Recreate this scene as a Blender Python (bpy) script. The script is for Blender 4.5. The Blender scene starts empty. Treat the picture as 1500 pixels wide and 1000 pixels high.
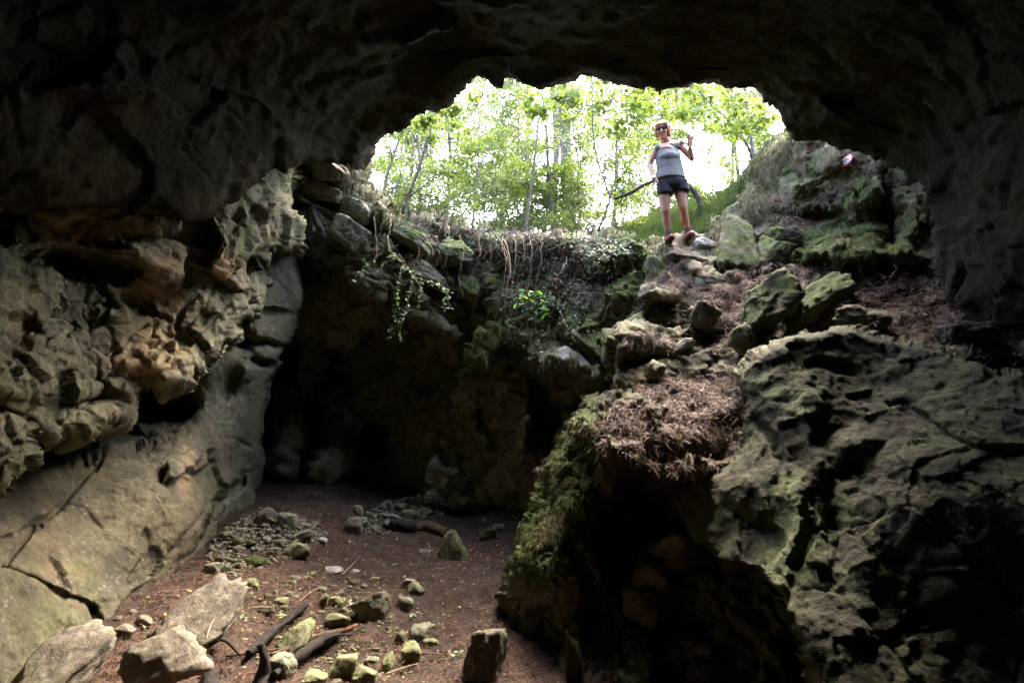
import bpy, math, random, time
import numpy as np
from mathutils import Vector, Matrix
from mathutils.bvhtree import BVHTree
T0=time.time()
random.seed(7); rng=np.random.default_rng(7)
S=bpy.context.scene; COL=S.collection
F=800.0; TH=math.radians(10); CT,ST=math.cos(TH),math.sin(TH)

# ---------------------------------------------------------------- camera maths (metres, camera at the origin, Y forward, Z up)
def P(px,py,Y):
    px=np.asarray(px,float); py=np.asarray(py,float); Y=np.asarray(Y,float)
    xr=(px-750)/F; yr=(500-py)/F
    fy=CT-yr*ST; fz=ST+yr*CT
    return np.stack([xr/fy*Y, Y+0*xr, fz/fy*Y],-1)
def V(px,py,Y): return Vector(P(px,py,Y).tolist())

# ---------------------------------------------------------------- noise
def h32(ix,iy,iz,seed):
    h=(ix.astype(np.uint32)*np.uint32(374761393))^(iy.astype(np.uint32)*np.uint32(668265263))^(iz.astype(np.uint32)*np.uint32(2147483647))^np.uint32((seed*2654435761+12345)&0xffffffff)
    h=(h^(h>>np.uint32(13)))*np.uint32(1274126177); h^=h>>np.uint32(16)
    h=h*np.uint32(2246822519); h^=h>>np.uint32(15)
    return h
def u01(h): return (h&np.uint32(0xffffff)).astype(np.float32)/np.float32(16777216)
def vnoise(p,seed=0):
    p=p.astype(np.float32); i=np.floor(p).astype(np.int32); f=p-i; w=f*f*f*(f*(f*6-15)+10)
    r=0
    for dx in (0,1):
        for dy in (0,1):
            for dz in (0,1):
                c=u01(h32(i[:,0]+dx,i[:,1]+dy,i[:,2]+dz,seed))
                r=r+c*(w[:,0] if dx else 1-w[:,0])*(w[:,1] if dy else 1-w[:,1])*(w[:,2] if dz else 1-w[:,2])
    return r*2-1
def fbm(p,sc=1.0,oct=4,seed=0,gain=.5):
    a=1;s=0;t=0
    for k in range(oct):
        s=s+a*vnoise(p*sc*(2.03**k)+17.3*k,seed+k*7); t+=a; a*=gain
    return s/t*1.6
def cells(p,seed=0,jit=.9):
    """nearest-cell fracture: tilted facet height of the nearest cell, and F2-F1"""
    p=p.astype(np.float32); i=np.floor(p).astype(np.int32)
    n=len(p); f1=np.full(n,9,np.float32); f2=f1.copy(); val=np.zeros(n,np.float32); rid=np.zeros(n,np.float32)
    for dx in (-1,0,1):
        for dy in (-1,0,1):
            for dz in (-1,0,1):
                a,b,c=i[:,0]+dx,i[:,1]+dy,i[:,2]+dz
                h=h32(a,b,c,seed); h2=h32(a,b,c,seed+101); h3=h32(a,b,c,seed+202)
                s=np.stack([a+.5+(u01(h)-.5)*jit,b+.5+(u01(h2)-.5)*jit,c+.5+(u01(h3)-.5)*jit],-1).astype(np.float32)
                d=p-s; q=(d*d).sum(1)
                g=np.stack([u01(h>>np.uint32(4)),u01(h2>>np.uint32(4)),u01(h3>>np.uint32(4))],-1)*2-1
                v=(g*d).sum(1)*1.1+(u01(h2>>np.uint32(7))-.5)*.9
                m=q<f1; f2=np.where(m,f1,np.minimum(f2,q)); f1=np.where(m,q,f1); val=np.where(m,v,val); rid=np.where(m,u01(h3>>np.uint32(5)),rid)
    return val,np.sqrt(f2)-np.sqrt(f1),rid
def sst(a,b,x):
    t=np.clip((x-a)/(b-a),0,1); return t*t*(3-2*t)

def rockdisp(p,amp=(.16,.10,.05,.02,.01),cell=(.75,.3,.11),strat=None,seed=0,crack=.014,pit=0.0):
    """fractured limestone: big lumps, tilted facets at three sizes, cracks, fine grain. metres along the normal"""
    q=p+.05*np.stack([fbm(p,1.8,2,seed+31),fbm(p,1.8,2,seed+32),fbm(p,1.8,2,seed+33)],-1)
    if strat is not None:
        n=np.array(strat[:3],float); n/=np.linalg.norm(n); q=q+np.outer(q@n,n)*(strat[3]-1)
    d=amp[0]*fbm(p,.9,4,seed)
    k=1
    for a,c in zip(amp[1:4],cell):
        v,e,_=cells(q/c,seed+k*11)
        d=d+a*v-a*crack*8*(1-sst(0,.13,e))*(.5+.5*vnoise(p*3/c*.3,seed+k)); k+=1
    if pit: 
        v,e,_=cells(q/.07,seed+77); d=d-pit*(1-sst(.0,.5,e))*sst(-.2,.5,fbm(p,1.3,2,seed+9))
    g=1-np.abs(fbm(q,4.5,3,seed+61)); g2=1-np.abs(fbm(q,11,3,seed+62)); w_=sst(-.5,.5,fbm(p,1.1,2,seed+63))
    d=d-amp[4]*(3.2*w_+.8)*(g-.6)*1.3-amp[4]*1.3*(g2-.6)+amp[4]*.7*fbm(p,22,3,seed+5)
    return d

# ---------------------------------------------------------------- mesh helpers
def mk(name,verts,faces,mat=None,attrs=None,smooth=False,parent=None,link=True):
    me=bpy.data.meshes.new(name)
    verts=np.asarray(verts,np.float32)
    me.vertices.add(len(verts)); me.vertices.foreach_set('co',verts.ravel())
    if not isinstance(faces,(list,tuple)): faces=[faces]
    faces=[np.asarray(f,np.int32) for f in faces if len(f)]
    L=np.concatenate([f.ravel() for f in faces]); cnt=np.concatenate([np.full(len(f),f.shape[1],np.int32) for f in faces])
    st=np.concatenate([[0],np.cumsum(cnt)[:-1]]).astype(np.int32)
    me.loops.add(len(L)); me.loops.foreach_set('vertex_index',L)
    me.polygons.add(len(cnt)); me.polygons.foreach_set('loop_start',st)
    me.update(calc_edges=True); me.validate()
    if smooth: me.polygons.foreach_set('use_smooth',np.ones(len(me.polygons),bool))
    if attrs:
        for k,a in attrs.items():
            at=me.attributes.new(k,'FLOAT','POINT'); at.data.foreach_set('value',np.asarray(a,np.float32))
    if mat: me.materials.append(mat)
    o=bpy.data.objects.new(name,me)
    if link: COL.objects.link(o)
    if parent: o.parent=parent
    return o
def tag(o,label=None,cat=None,group=None,kind=None):
    if label: o['label']=label
    if cat: o['category']=cat
    if group: o['group']=group
    if kind: o['kind']=kind
    return o
def empty(name,loc,label,cat,group=None):
    o=bpy.data.objects.new(name,None); COL.objects.link(o); o.location=loc; o.empty_display_size=.1
    return tag(o,label,cat,group)
def recenter(o,c):
    c=np.asarray(c,float); n=len(o.data.vertices); a=np.empty(n*3,np.float32); o.data.vertices.foreach_get('co',a)
    a=a.reshape(-1,3)-c.astype(np.float32); o.data.vertices.foreach_set('co',a.ravel()); o.location=c.tolist(); o.data.update()

def tps(ctrl,lin=True,reg=1e-3):
    c=np.array(ctrl,float); X=c[:,:2]/150; z=c[:,2]; n=len(c)
    r=np.linalg.norm(X[:,None]-X[None],axis=2); K=r**2*np.log(r+1e-9)+np.eye(n)*reg
    Q=np.concatenate([np.ones((n,1)),X],1); A=np.block([[K,Q],[Q.T,np.zeros((3,3))]])
    w=np.linalg.solve(A,np.concatenate([z,np.zeros(3)]))
    def f(x,y):
        sh=x.shape; x=x.ravel()/150; y=y.ravel()/150; out=np.empty(len(x))
        for s in range(0,len(x),50000):
            a=x[s:s+50000]; b=y[s:s+50000]
            r=np.hypot(a[:,None]-X[None,:,0],b[:,None]-X[None,:,1])
            out[s:s+50000]=(r**2*np.log(r+1e-9))@w[:n]+w[n]+w[n+1]*a+w[n+2]*b
        return out.reshape(sh)
    return f
def sdist(x,y,poly):
    """signed distance (inside positive) and nearest point"""
    poly=np.array(poly,float); n=len(x); best=np.full(n,1e9); nx=np.zeros(n); ny=np.zeros(n); ins=np.zeros(n,bool)
    for k in range(len(poly)):
        ax,ay=poly[k]; bx,by=poly[(k+1)%len(poly)]
        ex,ey=bx-ax,by-ay; t=np.clip(((x-ax)*ex+(y-ay)*ey)/(ex*ex+ey*ey+1e-12),0,1)
        qx,qy=ax+t*ex,ay+t*ey; d=np.hypot(x-qx,y-qy); m=d<best; best=np.where(m,d,best); nx=np.where(m,qx,nx); ny=np.where(m,qy,ny)
        if ay!=by:
            c=((ay>y)!=(by>y))&(x<(bx-ax)*(y-ay)/(by-ay)+ax); ins^=c
    return np.where(ins,best,-best),nx,ny

SOLIDS=[]   # (name, verts, faces)
ATT={}
def gauss(x,y,feats):
    r=0
    for f in feats:
        cx,cy,rx,ry=f[:4]; a=math.radians(f[4]) if len(f)>4 else 0; w=f[5] if len(f)>5 else 1
        dx,dy=x-cx,y-cy; u=(dx*math.cos(a)+dy*math.sin(a))/rx; v=(-dx*math.sin(a)+dy*math.cos(a))/ry
        q=u*u+v*v; r=r+w*np.exp(-q**1.6)
    return r
def cracks(x,y,lines):
    r=0*x
    for l in lines:
        wd,dp=l[0],l[1]; pts=l[2:]; best=np.full(x.shape,1e9)
        for k in range(len(pts)-1):
            ax,ay=pts[k]; bx,by=pts[k+1]; ex,ey=bx-ax,by-ay
            t=np.clip(((x-ax)*ex+(y-ay)*ey)/(ex*ex+ey*ey),0,1); best=np.minimum(best,np.hypot(x-ax-t*ex,y-ay-t*ey))
        r=r+dp*np.exp(-(best/wd)**2)
    return r
def rockface(name,poly,ctrl,step=3.0,jag=5,rnd=(22,.45),thick=1.0,tdir=(0,0,0),dents=(),lines=(),moss=(),litter=(),tan=(),disp={},seed=0,mat=None,smooth=False,mossb=0.0):
    """one mass of rock: an outline with its own distances, rounded off at the rim, fractured, and carried back into the hill"""
    p=np.array(poly,float); x0,y0=p.min(0)-step*2; x1,y1=p.max(0)+step*2
    nx=int((x1-x0)/step)+1; ny=int((y1-y0)/step)+1
    gx,gy=np.meshgrid(x0+np.arange(nx)*step,y0+np.arange(ny)*step)
    x=gx.ravel().copy(); y=gy.ravel().copy()
    q=np.stack([x/26,y/26,np.full_like(x,seed*3.1)],-1)
    wx=jag*fbm(q,1,3,seed+500); wy=jag*fbm(q,1,3,seed+600)
    sd,qx,qy=sdist(x+wx,y+wy,poly)
    keep=sd>-step*.95
    sn=keep&(sd<0); x[sn]=qx[sn]-wx[sn]; y[sn]=qy[sn]-wy[sn]; sd=np.maximum(sd,0)
    idx=np.full(len(x),-1,np.int64); idx[keep]=np.arange(keep.sum())
    x=x[keep]; y=y[keep]; sd=sd[keep]
    Y=tps(ctrl)(x,y)
    t=np.clip(sd/rnd[0],0,1); Y=Y+rnd[1]*(1-np.sqrt(np.clip(1-(1-t)**2,0,1)))
    jx=x+8*fbm(np.stack([x/40,y/40,0*x+seed],-1),1,3,seed+41); jy=y+8*fbm(np.stack([x/40,y/40,0*x+seed],-1),1,3,seed+42)
    if dents: Y=Y+gauss(jx,jy,dents)
    if lines: Y=Y+cracks(x+.5*(jx-x),y+.5*(jy-y),lines)
    Y=np.maximum(Y,.6)
    p3=P(x,y,Y)
    I=idx.reshape(ny,nx); a,b,c,d=I[:-1,:-1].ravel(),I[:-1,1:].ravel(),I[1:,1:].ravel(),I[1:,:-1].ravel()
    m=(a>=0)&(b>=0)&(c>=0)&(d>=0); fq=np.stack([a,d,c,b],-1)[m]
    # normals
    n=np.zeros_like(p3); e=np.cross(p3[fq[:,2]]-p3[fq[:,0]],p3[fq[:,3]]-p3[fq[:,1]])
    for k in range(4): np.add.at(n,fq[:,k],e)
    ln=np.linalg.norm(n,axis=1,keepdims=True); n=n/np.maximum(ln,1e-9)
    s=np.sign((n*-p3).sum(1)); n=n*np.where(s==0,1,s)[:,None]
    v=-p3/np.linalg.norm(p3,axis=1,keepdims=True)
    n=n*.65+v*.35; n/=np.linalg.norm(n,axis=1,keepdims=True)   # keep fractures facing outward near the rim
    dd=rockdisp(p3,seed=seed,**disp)
    pf=p3+n*dd[:,None]
    # skirt
    E=np.concatenate([fq[:,[0,1]],fq[:,[1,2]],fq[:,[2,3]],fq[:,[3,0]]]); N=len(pf)
    key=E[:,0]*N+E[:,1]; rk=E[:,1]*N+E[:,0]; bd=E[~np.isin(key,rk)]
    bv=np.unique(bd); mp=np.full(N,-1); mp[bv]=np.arange(len(bv))
    K=4; verts=[pf]; faces=[fq]; off=N
    prev=bv.copy(); dirv=-v[bv]+np.array(tdir,float); 
    at=lambda f: gauss(x,y,f) if len(f) else np.zeros(len(x))
    am=at(moss)+mossb; al=at(litter); ta=at(tan); A=[am],[al],[ta]
    lo=bd[:,0]; hi=bd[:,1]; pl,ph=lo,hi
    for k in range(1,K+1):
        pk=pf[bv]+dirv*thick*(k/K)**1.5; pk=pk+dirv*.0+.08*np.stack([fbm(pk,2,2,seed+k),fbm(pk,2,2,seed+k+9),fbm(pk,2,2,seed+k+19)],-1)
        verts.append(pk); nl,nh=off+mp[lo],off+mp[hi]
        faces.append(np.stack([ph,pl,nl,nh],-1)); pl,ph=nl,nh; off+=len(bv)
        A[0].append(am[bv]); A[1].append(al[bv]*0); A[2].append(ta[bv])
    Vv=np.concatenate(verts); Ff=np.concatenate(faces)
    o=mk(name,Vv,Ff,mat,{'moss':np.concatenate(A[0]),'litter':np.concatenate(A[1]),'tan':np.concatenate(A[2])},smooth)
    tag(o,kind='structure')
    SOLIDS.append((name,Vv,Ff)); ATT[o.name]=(Vv,Ff,np.concatenate(A[1]),np.concatenate(A[0]))
    print(name,len(Vv),round(time.time()-T0,1))
    return o

def ground_edge(x,y):
    sd,_,_=sdist(x,y,HOLE); return ground_full(x,y)-.45*np.exp(-np.maximum(-sd,0)/.12)-.35*np.exp(-np.maximum(-sd,0)/.5)*(y<5.3)
def heightgrid(name,xs,ys,zf,mat,holes=None,litter=None,moss=None,smooth=False):
    gx,gy=np.meshgrid(xs,ys); x=gx.ravel(); y=gy.ravel(); z=zf(x,y); v=np.stack([x,y,z],-1)
    ny,nx=gx.shape; I=np.arange(nx*ny).reshape(ny,nx)
    f=np.stack([I[:-1,:-1].ravel(),I[:-1,1:].ravel(),I[1:,1:].ravel(),I[1:,:-1].ravel()],-1)
    if holes is not None:
        sd,qx,qy=sdist(x,y,holes); st=xs[1]-xs[0] if len(xs)<2 else .1
        bad=sd>0; f=f[~bad[f].all(1)]
        on=bad&np.isin(np.arange(len(x)),np.unique(f)); v[on,0]=qx[on]; v[on,1]=qy[on]; v[on,2]=zf(qx[on],qy[on])
    o=mk(name,v,f,mat,{'moss':moss(x,y) if moss else 0*x,'litter':litter(x,y) if litter else 0*x,'tan':0*x},smooth)
    tag(o,kind='structure'); SOLIDS.append((name,v,f)); ATT[o.name]=(v,f,litter(x,y) if litter else 0*x,moss(x,y) if moss else 0*x)
    print(name,len(v),round(time.time()-T0,1))
    return o

def tube(pts,rad,seg=8,noise=0.0,seed=0,cap=True):
    pts=np.array(pts,float); rad=np.array(rad,float) if np.ndim(rad) else np.full(len(pts),rad); n=len(pts)
    t=np.gradient(pts,axis=0); t/=np.linalg.norm(t,axis=1,keepdims=True)+1e-9
    up=np.array([0,0,1.]) if abs(t[0,2])<.9 else np.array([1.,0,0]); V_=[]
    u=np.cross(t[0],up); u/=np.linalg.norm(u)
    for k in range(n):
        u=u-t[k]*(u@t[k]); u/=np.linalg.norm(u)+1e-9; w=np.cross(t[k],u)
        a=np.arange(seg)*2*math.pi/seg; V_.append(pts[k]+rad[k]*(np.cos(a)[:,None]*u+np.sin(a)[:,None]*w))
    v=np.concatenate(V_)
    if noise:
        c=np.repeat(pts,seg,0); d=v-c; v=c+d*(1+noise*fbm(v,9/(1+20*rad.mean()),3,seed))[:,None]
    I=np.arange(n*seg).reshape(n,seg); J=np.roll(I,-1,1)
    f=np.stack([I[:-1].ravel(),J[:-1].ravel(),J[1:].ravel(),I[1:].ravel()],-1)
    if cap:
        v=np.concatenate([v,pts[:1],pts[-1:]]); a=n*seg; 
        f=np.concatenate([f,np.stack([J[0],I[0],np.full(seg,a),np.full(seg,a)],-1)[:, :4],np.stack([I[-1],J[-1],np.full(seg,a+1),np.full(seg,a+1)],-1)])
    return v,f
def quadtri(f):  # degenerate quads -> tris are cleaned by validate; keep quads and tris apart
    d=f[:,2]==f[:,3]; return [x for x in (f[~d],f[d][:,:3]) if len(x)]
class Mb:
    def __init__(s): s.v=[];s.f=[];s.n=0
    def add(s,v,f): s.v.append(v); s.f.append(f+s.n); s.n+=len(v)
    def build(s,name,mat,parent=None,smooth=True,rel=None):
        v=np.concatenate(s.v); f=np.concatenate(s.f)
        if rel is not None: v=v-np.asarray(rel)
        return mk(name,v,quadtri(f),mat,None,smooth,parent)
def smoothpath(pts,n=24):
    pts=np.array(pts,float); 
    if len(pts)==2: pts=np.array([pts[0],(pts[0]+pts[1])/2,pts[1]])
    q=np.concatenate([[2*pts[0]-pts[1]],pts,[2*pts[-1]-pts[-2]]]); out=[]
    m=len(pts)-1; per=max(2,n//m)
    for i in range(m):
        for k in range(per):
            t=k/per; a,b,c,d=q[i:i+4]
            out.append(.5*((2*b)+(-a+c)*t+(2*a-5*b+4*c-d)*t*t+(-a+3*b-3*c+d)*t**3))
    out.append(pts[-1]); return np.array(out)

# ---------------------------------------------------------------- materials
class NT:
    def __init__(s,name):
        s.m=bpy.data.materials.new(name); s.m.use_nodes=True; s.t=s.m.node_tree; s.N=s.t.nodes; s.L=s.t.links
        s.b=s.N['Principled BSDF']; s.out=s.N['Material Output']
    def n(s,typ,**k):
        x=s.N.new(typ)
        for a,b in k.items():
            if a.startswith('i_'):
                kk=a[2:].replace('_',' '); x.inputs[int(kk) if kk.isdigit() else kk].default_value=b
            else: setattr(x,a,b)
        return x
    def l(s,a,b): s.L.new(a,b)
    def math(s,op,a,b=None,clamp=False):
        x=s.N.new('ShaderNodeMath'); x.operation=op; x.use_clamp=clamp
        for i,q in enumerate((a,b)):
            if q is None: continue
            if isinstance(q,(int,float)): x.inputs[i].default_value=q
            else: s.l(q,x.inputs[i])
        return x.outputs[0]
    def mix(s,f,a,b,bt='MIX'):
        x=s.N.new('ShaderNodeMix'); x.data_type='RGBA'; x.blend_type=bt
        for i,q in ((0,f),(6,a),(7,b)):
            if isinstance(q,(int,float)): x.inputs[i].default_value=q
            elif isinstance(q,tuple): x.inputs[i].default_value=(*q,1) if len(q)==3 else q
            else: s.l(q,x.inputs[i])
        return x.outputs[2]
    def noise(s,sc,det=6,rough=.6,co=None,dist=0.0):
        x=s.n('ShaderNodeTexNoise'); x.inputs['Scale'].default_value=sc; x.inputs['Detail'].default_value=det; x.inputs['Roughness'].default_value=rough; x.inputs['Distortion'].default_value=dist
        if co is not None: s.l(co,x.inputs['Vector'])
        return x.outputs[0]
    def ramp(s,f,stops):
        x=s.N.new('ShaderNodeValToRGB'); cr=x.color_ramp
        while len(cr.elements)<len(stops): cr.elements.new(.5)
        for e,(p,c) in zip(cr.elements,stops): e.position=p; e.color=(*c,1) if len(c)==3 else c
        s.l(f,x.inputs[0]); return x.outputs[0]
    def rng(s,f,a,b,c=0,d=1):
        x=s.N.new('ShaderNodeMapRange'); x.interpolation_type='SMOOTHSTEP'; s.l(f,x.inputs[0])
        for i,q in enumerate((a,b,c,d)): x.inputs[i+1].default_value=q
        return x.outputs[0]

def rock_mat(name,cols,litter=True,spot=.55,algae=.35,spec=.25,mossamt=0.0,bump=.5,dirt=(.026,.014,.008),warm=(.36,.27,.17)):
    t=NT(name); tc=t.n('ShaderNodeNewGeometry'); co=tc.outputs['Position'] if litter else t.n('ShaderNodeTexCoord').outputs['Object']
    n1=t.noise(1.1,5,.6,co); n2=t.noise(5,8,.65,co,.6); n3=t.noise(28,6,.7,co); n4=t.noise(120,4,.7,co)
    base=t.ramp(n2,[(.28,cols[0]),(.45,cols[1]),(.58,cols[2]),(.75,cols[3])])
    base=t.mix(t.rng(n1,.42,.66,0,.65),base,warm)
    v=t.n('ShaderNodeTexVoronoi',feature='F1',i_Scale=22.0); t.l(co,v.inputs['Vector'])
    spots=t.math('MULTIPLY',t.rng(v.outputs['Distance'],.18,.42,1,0),t.rng(t.noise(3.1,3,.5,co),.52,.62))
    base=t.mix(t.math('MULTIPLY',spots,spot),base,(.46,.46,.38))
    base=t.mix(t.rng(n3,.35,.7,.55,0),base,(.05,.042,.032))
    base=t.mix(t.rng(n4,.3,.62,.45,0),base,(.04,.034,.024))
    base=t.mix(t.rng(t.noise(2.3,6,.7,co,.8),.46,.64,0,algae),base,t.ramp(n3,[(.3,(.045,.055,.022)),(.6,(.13,.15,.065)),(.8,(.24,.27,.14))]))
    # damp dark streaks
    mp=t.n('ShaderNodeMapping'); mp.inputs['Scale'].default_value=(3.0,3.0,.7); t.l(co,mp.inputs['Vector'])
    base=t.mix(t.rng(t.noise(1.6,5,.6,mp.outputs[0]),.50,.66,0,.6),base,(.06,.052,.042))
    am=t.n('ShaderNodeAttribute',attribute_name='moss').outputs['Fac']; at=t.n('ShaderNodeAttribute',attribute_name='tan').outputs['Fac']; al=t.n('ShaderNodeAttribute',attribute_name='litter').outputs['Fac']
    if litter: base=t.mix(t.math('MULTIPLY',at,t.rng(t.noise(4,5,.6,co),.35,.6,.2,1),True),base,(.42,.29,.15))
    sx=t.n('ShaderNodeSeparateXYZ'); t.l(tc.outputs['Normal'],sx.inputs[0]); up=sx.outputs['Z']
    mn=t.math('ADD',t.math('MULTIPLY',t.noise(4.5,8,.72,co),1.5),t.math('MULTIPLY',up,.22))
    ma=t.math('ADD',am,mossamt) if litter else t.math('ADD',mossamt,0.0)
    mf=t.rng(t.math('ADD',mn,ma),1.18,1.42)
    mcol=t.ramp(t.noise(16,6,.75,co),[(.3,(.018,.028,.006)),(.5,(.055,.085,.012)),(.68,(.13,.16,.025)),(.82,(.24,.24,.07))])
    col=t.mix(mf,base,mcol)
    h=t.math('ADD',t.math('MULTIPLY',n2,.5),t.math('ADD',t.math('MULTIPLY',n3,.35),t.math('MULTIPLY',n4,.14)))
    mh=t.math('MULTIPLY',t.noise(70,6,.8,co),.9)
    h=t.math('ADD',h,t.math('MULTIPLY',mf,mh))
    if litter:
        lf=t.rng(t.math('ADD',t.math('MULTIPLY',t.noise(5,7,.7,co),1.0),t.math('ADD',al,t.math('MULTIPLY',up,.25))),.95,1.15)
        dcol=t.ramp(t.noise(30,6,.8,co),[(.3,(.012,.007,.005)),(.5,dirt),(.72,(.08,.042,.022))])
        col=t.mix(lf,col,dcol)
    bp=t.n('ShaderNodeBump'); bp.inputs['Strength'].default_value=bump; bp.inputs['Distance'].default_value=.05; t.l(h,bp.inputs['Height'])
    t.l(bp.outputs[0],t.b.inputs['Normal']); t.l(col,t.b.inputs['Base Color']); t.b.inputs['Roughness'].default_value=.88; t.b.inputs['Specular IOR Level'].default_value=spec
    return t.m
def leaf_mat(name,c1,c2,c3,trans=.5,rough=.5,dark=.0):
    t=NT(name); g=t.n('ShaderNodeNewGeometry'); r=g.outputs['Random Per Island']
    col=t.ramp(r,[(0,c1),(.5,c2),(1,c3)])
    t.l(col,t.b.inputs['Base Color']); t.b.inputs['Roughness'].default_value=rough; t.b.inputs['Specular IOR Level'].default_value=.4
    if trans:
        tr=t.n('ShaderNodeBsdfTranslucent'); t.l(t.mix(1.0,col,(1.0,1.0,.62),'MULTIPLY'),tr.inputs['Color'])
        mx=t.n('ShaderNodeMixShader'); mx.inputs[0].default_value=trans; t.l(t.b.outputs[0],mx.inputs[1]); t.l(tr.outputs[0],mx.inputs[2]); t.l(mx.outputs[0],t.out.inputs['Surface'])
    return t.m
def plain(name,c,rough=.7,var=.25,sc=8,bump=.2,c2=None):
    t=NT(name); co=t.n('ShaderNodeTexCoord').outputs['Object']; n=t.noise(sc,6,.7,co)
    c2=c2 or tuple(x*.45 for x in c)
    t.l(t.ramp(n,[(.5-var,c2),(.5+var,c)]),t.b.inputs['Base Color']); t.b.inputs['Roughness'].default_value=rough; t.b.inputs['Specular IOR Level'].default_value=.3
    b=t.n('ShaderNodeBump'); b.inputs['Strength'].default_value=bump; b.inputs['Distance'].default_value=.02; t.l(n,b.inputs['Height']); t.l(b.outputs[0],t.b.inputs['Normal'])
    return t.m
M={}
M['rock']=rock_mat('limestone',[(0.06,0.054,0.0272),(0.135,0.127,0.0704),(0.235,0.22,0.128),(0.4,0.375,0.232)],bump=.8,algae=.75)
M['rockslab']=rock_mat('buff_limestone',[(0.05,0.042,0.0232),(0.1,0.087,0.0496),(0.16,0.142,0.084),(0.27,0.24,0.148)],bump=.8,algae=.45,warm=(0.17,0.13,0.064),spot=.4)
M['rocklifted']=rock_mat('shade_lifted_limestone',[(0.2,0.19,0.112),(0.34,0.32,0.2),(0.46,0.43,0.272),(0.58,0.54,0.352)],bump=.6)  # limestone copy made paler so its colour lifts the shaded alcove and hollow
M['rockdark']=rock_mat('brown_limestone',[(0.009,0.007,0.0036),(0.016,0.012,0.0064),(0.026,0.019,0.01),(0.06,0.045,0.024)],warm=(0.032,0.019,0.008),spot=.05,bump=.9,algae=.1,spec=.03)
M['rockmoss']=rock_mat('mossy_limestone',[(0.05,0.045,0.024),(0.11,0.102,0.056),(0.2,0.19,0.108),(0.38,0.36,0.224)],mossamt=.30,bump=.8,algae=.7)
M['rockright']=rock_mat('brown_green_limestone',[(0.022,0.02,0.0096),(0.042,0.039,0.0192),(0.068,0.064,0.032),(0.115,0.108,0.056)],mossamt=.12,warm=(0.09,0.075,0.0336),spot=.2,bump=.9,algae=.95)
M['soil']=rock_mat('needle_soil',[(.016,.009,.006),(.026,.015,.009),(.035,.022,.013),(.07,.05,.032)],warm=(.028,.015,.009),algae=.1,spot=.1)
# ================================================================ the cave
def floor_z(x,y):
    z=-1.55+.13*(np.clip(y,0,9)-3.7)
    z=z+.16*np.exp(-((x+1.9)**2/.9+(y-7.0)**2/1.2))          # rubble heap at the foot of the left wall
    z=z+.55*sst(-.6,1.0,x)*sst(5.6,8.2,y)                    # rises to the right at the back
    z=z+.25*sst(-1.6,-3.0,x)
    return z
def floor_full(x,y):
    p=np.stack([x,y,0*x],-1); return floor_z(x,y)+.05*fbm(p,.9,3,3)+.022*fbm(p,5,3,4)+.008*fbm(p,22,2,5)
FLOOR=heightgrid('cave_floor',np.arange(-6.5,4.5,.03),np.arange(-3,13,.03),floor_full,M['soil'],litter=lambda x,y:.35+0*x)

hill=tps([(x*150,y*150,z) for x,y,z in [
 (2.0,6.8,2.5),(1.52,6.9,2.48),(.75,7.4,2.68),(.09,7.6,2.72),(-.5,8.1,2.98),(-1.34,8.1,3.15),(-1.9,8.1,3.38),(-2.3,8.0,3.72),
 (3.4,7.4,3.55),(3.6,7.0,3.9),(2.5,7.0,2.62),(0,4.6,4.8),(-3,5,5.0),(3,4.2,4.8),(0,0,5.5),(-6,0,5.5),(6,0,5.5),(5,5,5.0),(4.2,5.8,4.6),(-3.2,6.6,4.9),(-6,8,4.6),
 (0,9.5,3.3),(2.2,8.0,3.1),(2.4,9.5,3.75),(4.2,8.5,4.3),(-3,9.5,3.9),(0,15,3.6),(10,15,5),(-10,15,4.5),(0,40,4),(-30,40,4),(30,40,4),(30,0,6),(-30,0,6),(0,-15,6),(6,10,4.8)]],reg=1e-3)
def ground_z(x,y): return hill(x*150,y*150)
def ground_full(x,y): p=np.stack([x,y,0*x],-1); return ground_z(x,y)+.07*fbm(p,.8,4,13)+.02*fbm(p,5,3,14)
HOLE=[(-2.9,7.3),(-2.3,6.6),(-1.9,6.0),(-1.3,5.5),(-.5,5.0),(.7,4.75),(1.6,4.7),(2.6,4.7),(3.2,5.0),(4.0,5.0),(4.4,5.8),(4.0,6.5),(3.55,7.0),(3.2,7.2),(2.75,7.0),(2.35,6.8),(1.7,6.8),(1.45,6.95),(.75,7.4),(.1,7.65),(-.5,8.1),(-1.34,8.1),(-2.0,8.05),(-2.5,7.9)]
GA=heightgrid('forest_ground',np.concatenate([np.arange(-60,-6,2.0),np.arange(-6,7,.09),np.arange(7,60,2.0)]),np.concatenate([np.arange(-30,4,2.0),np.arange(4,12,.09),np.arange(12,110,2.5)]),ground_edge,M['soil'],holes=HOLE,litter=lambda x,y:.3+0*x)

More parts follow.
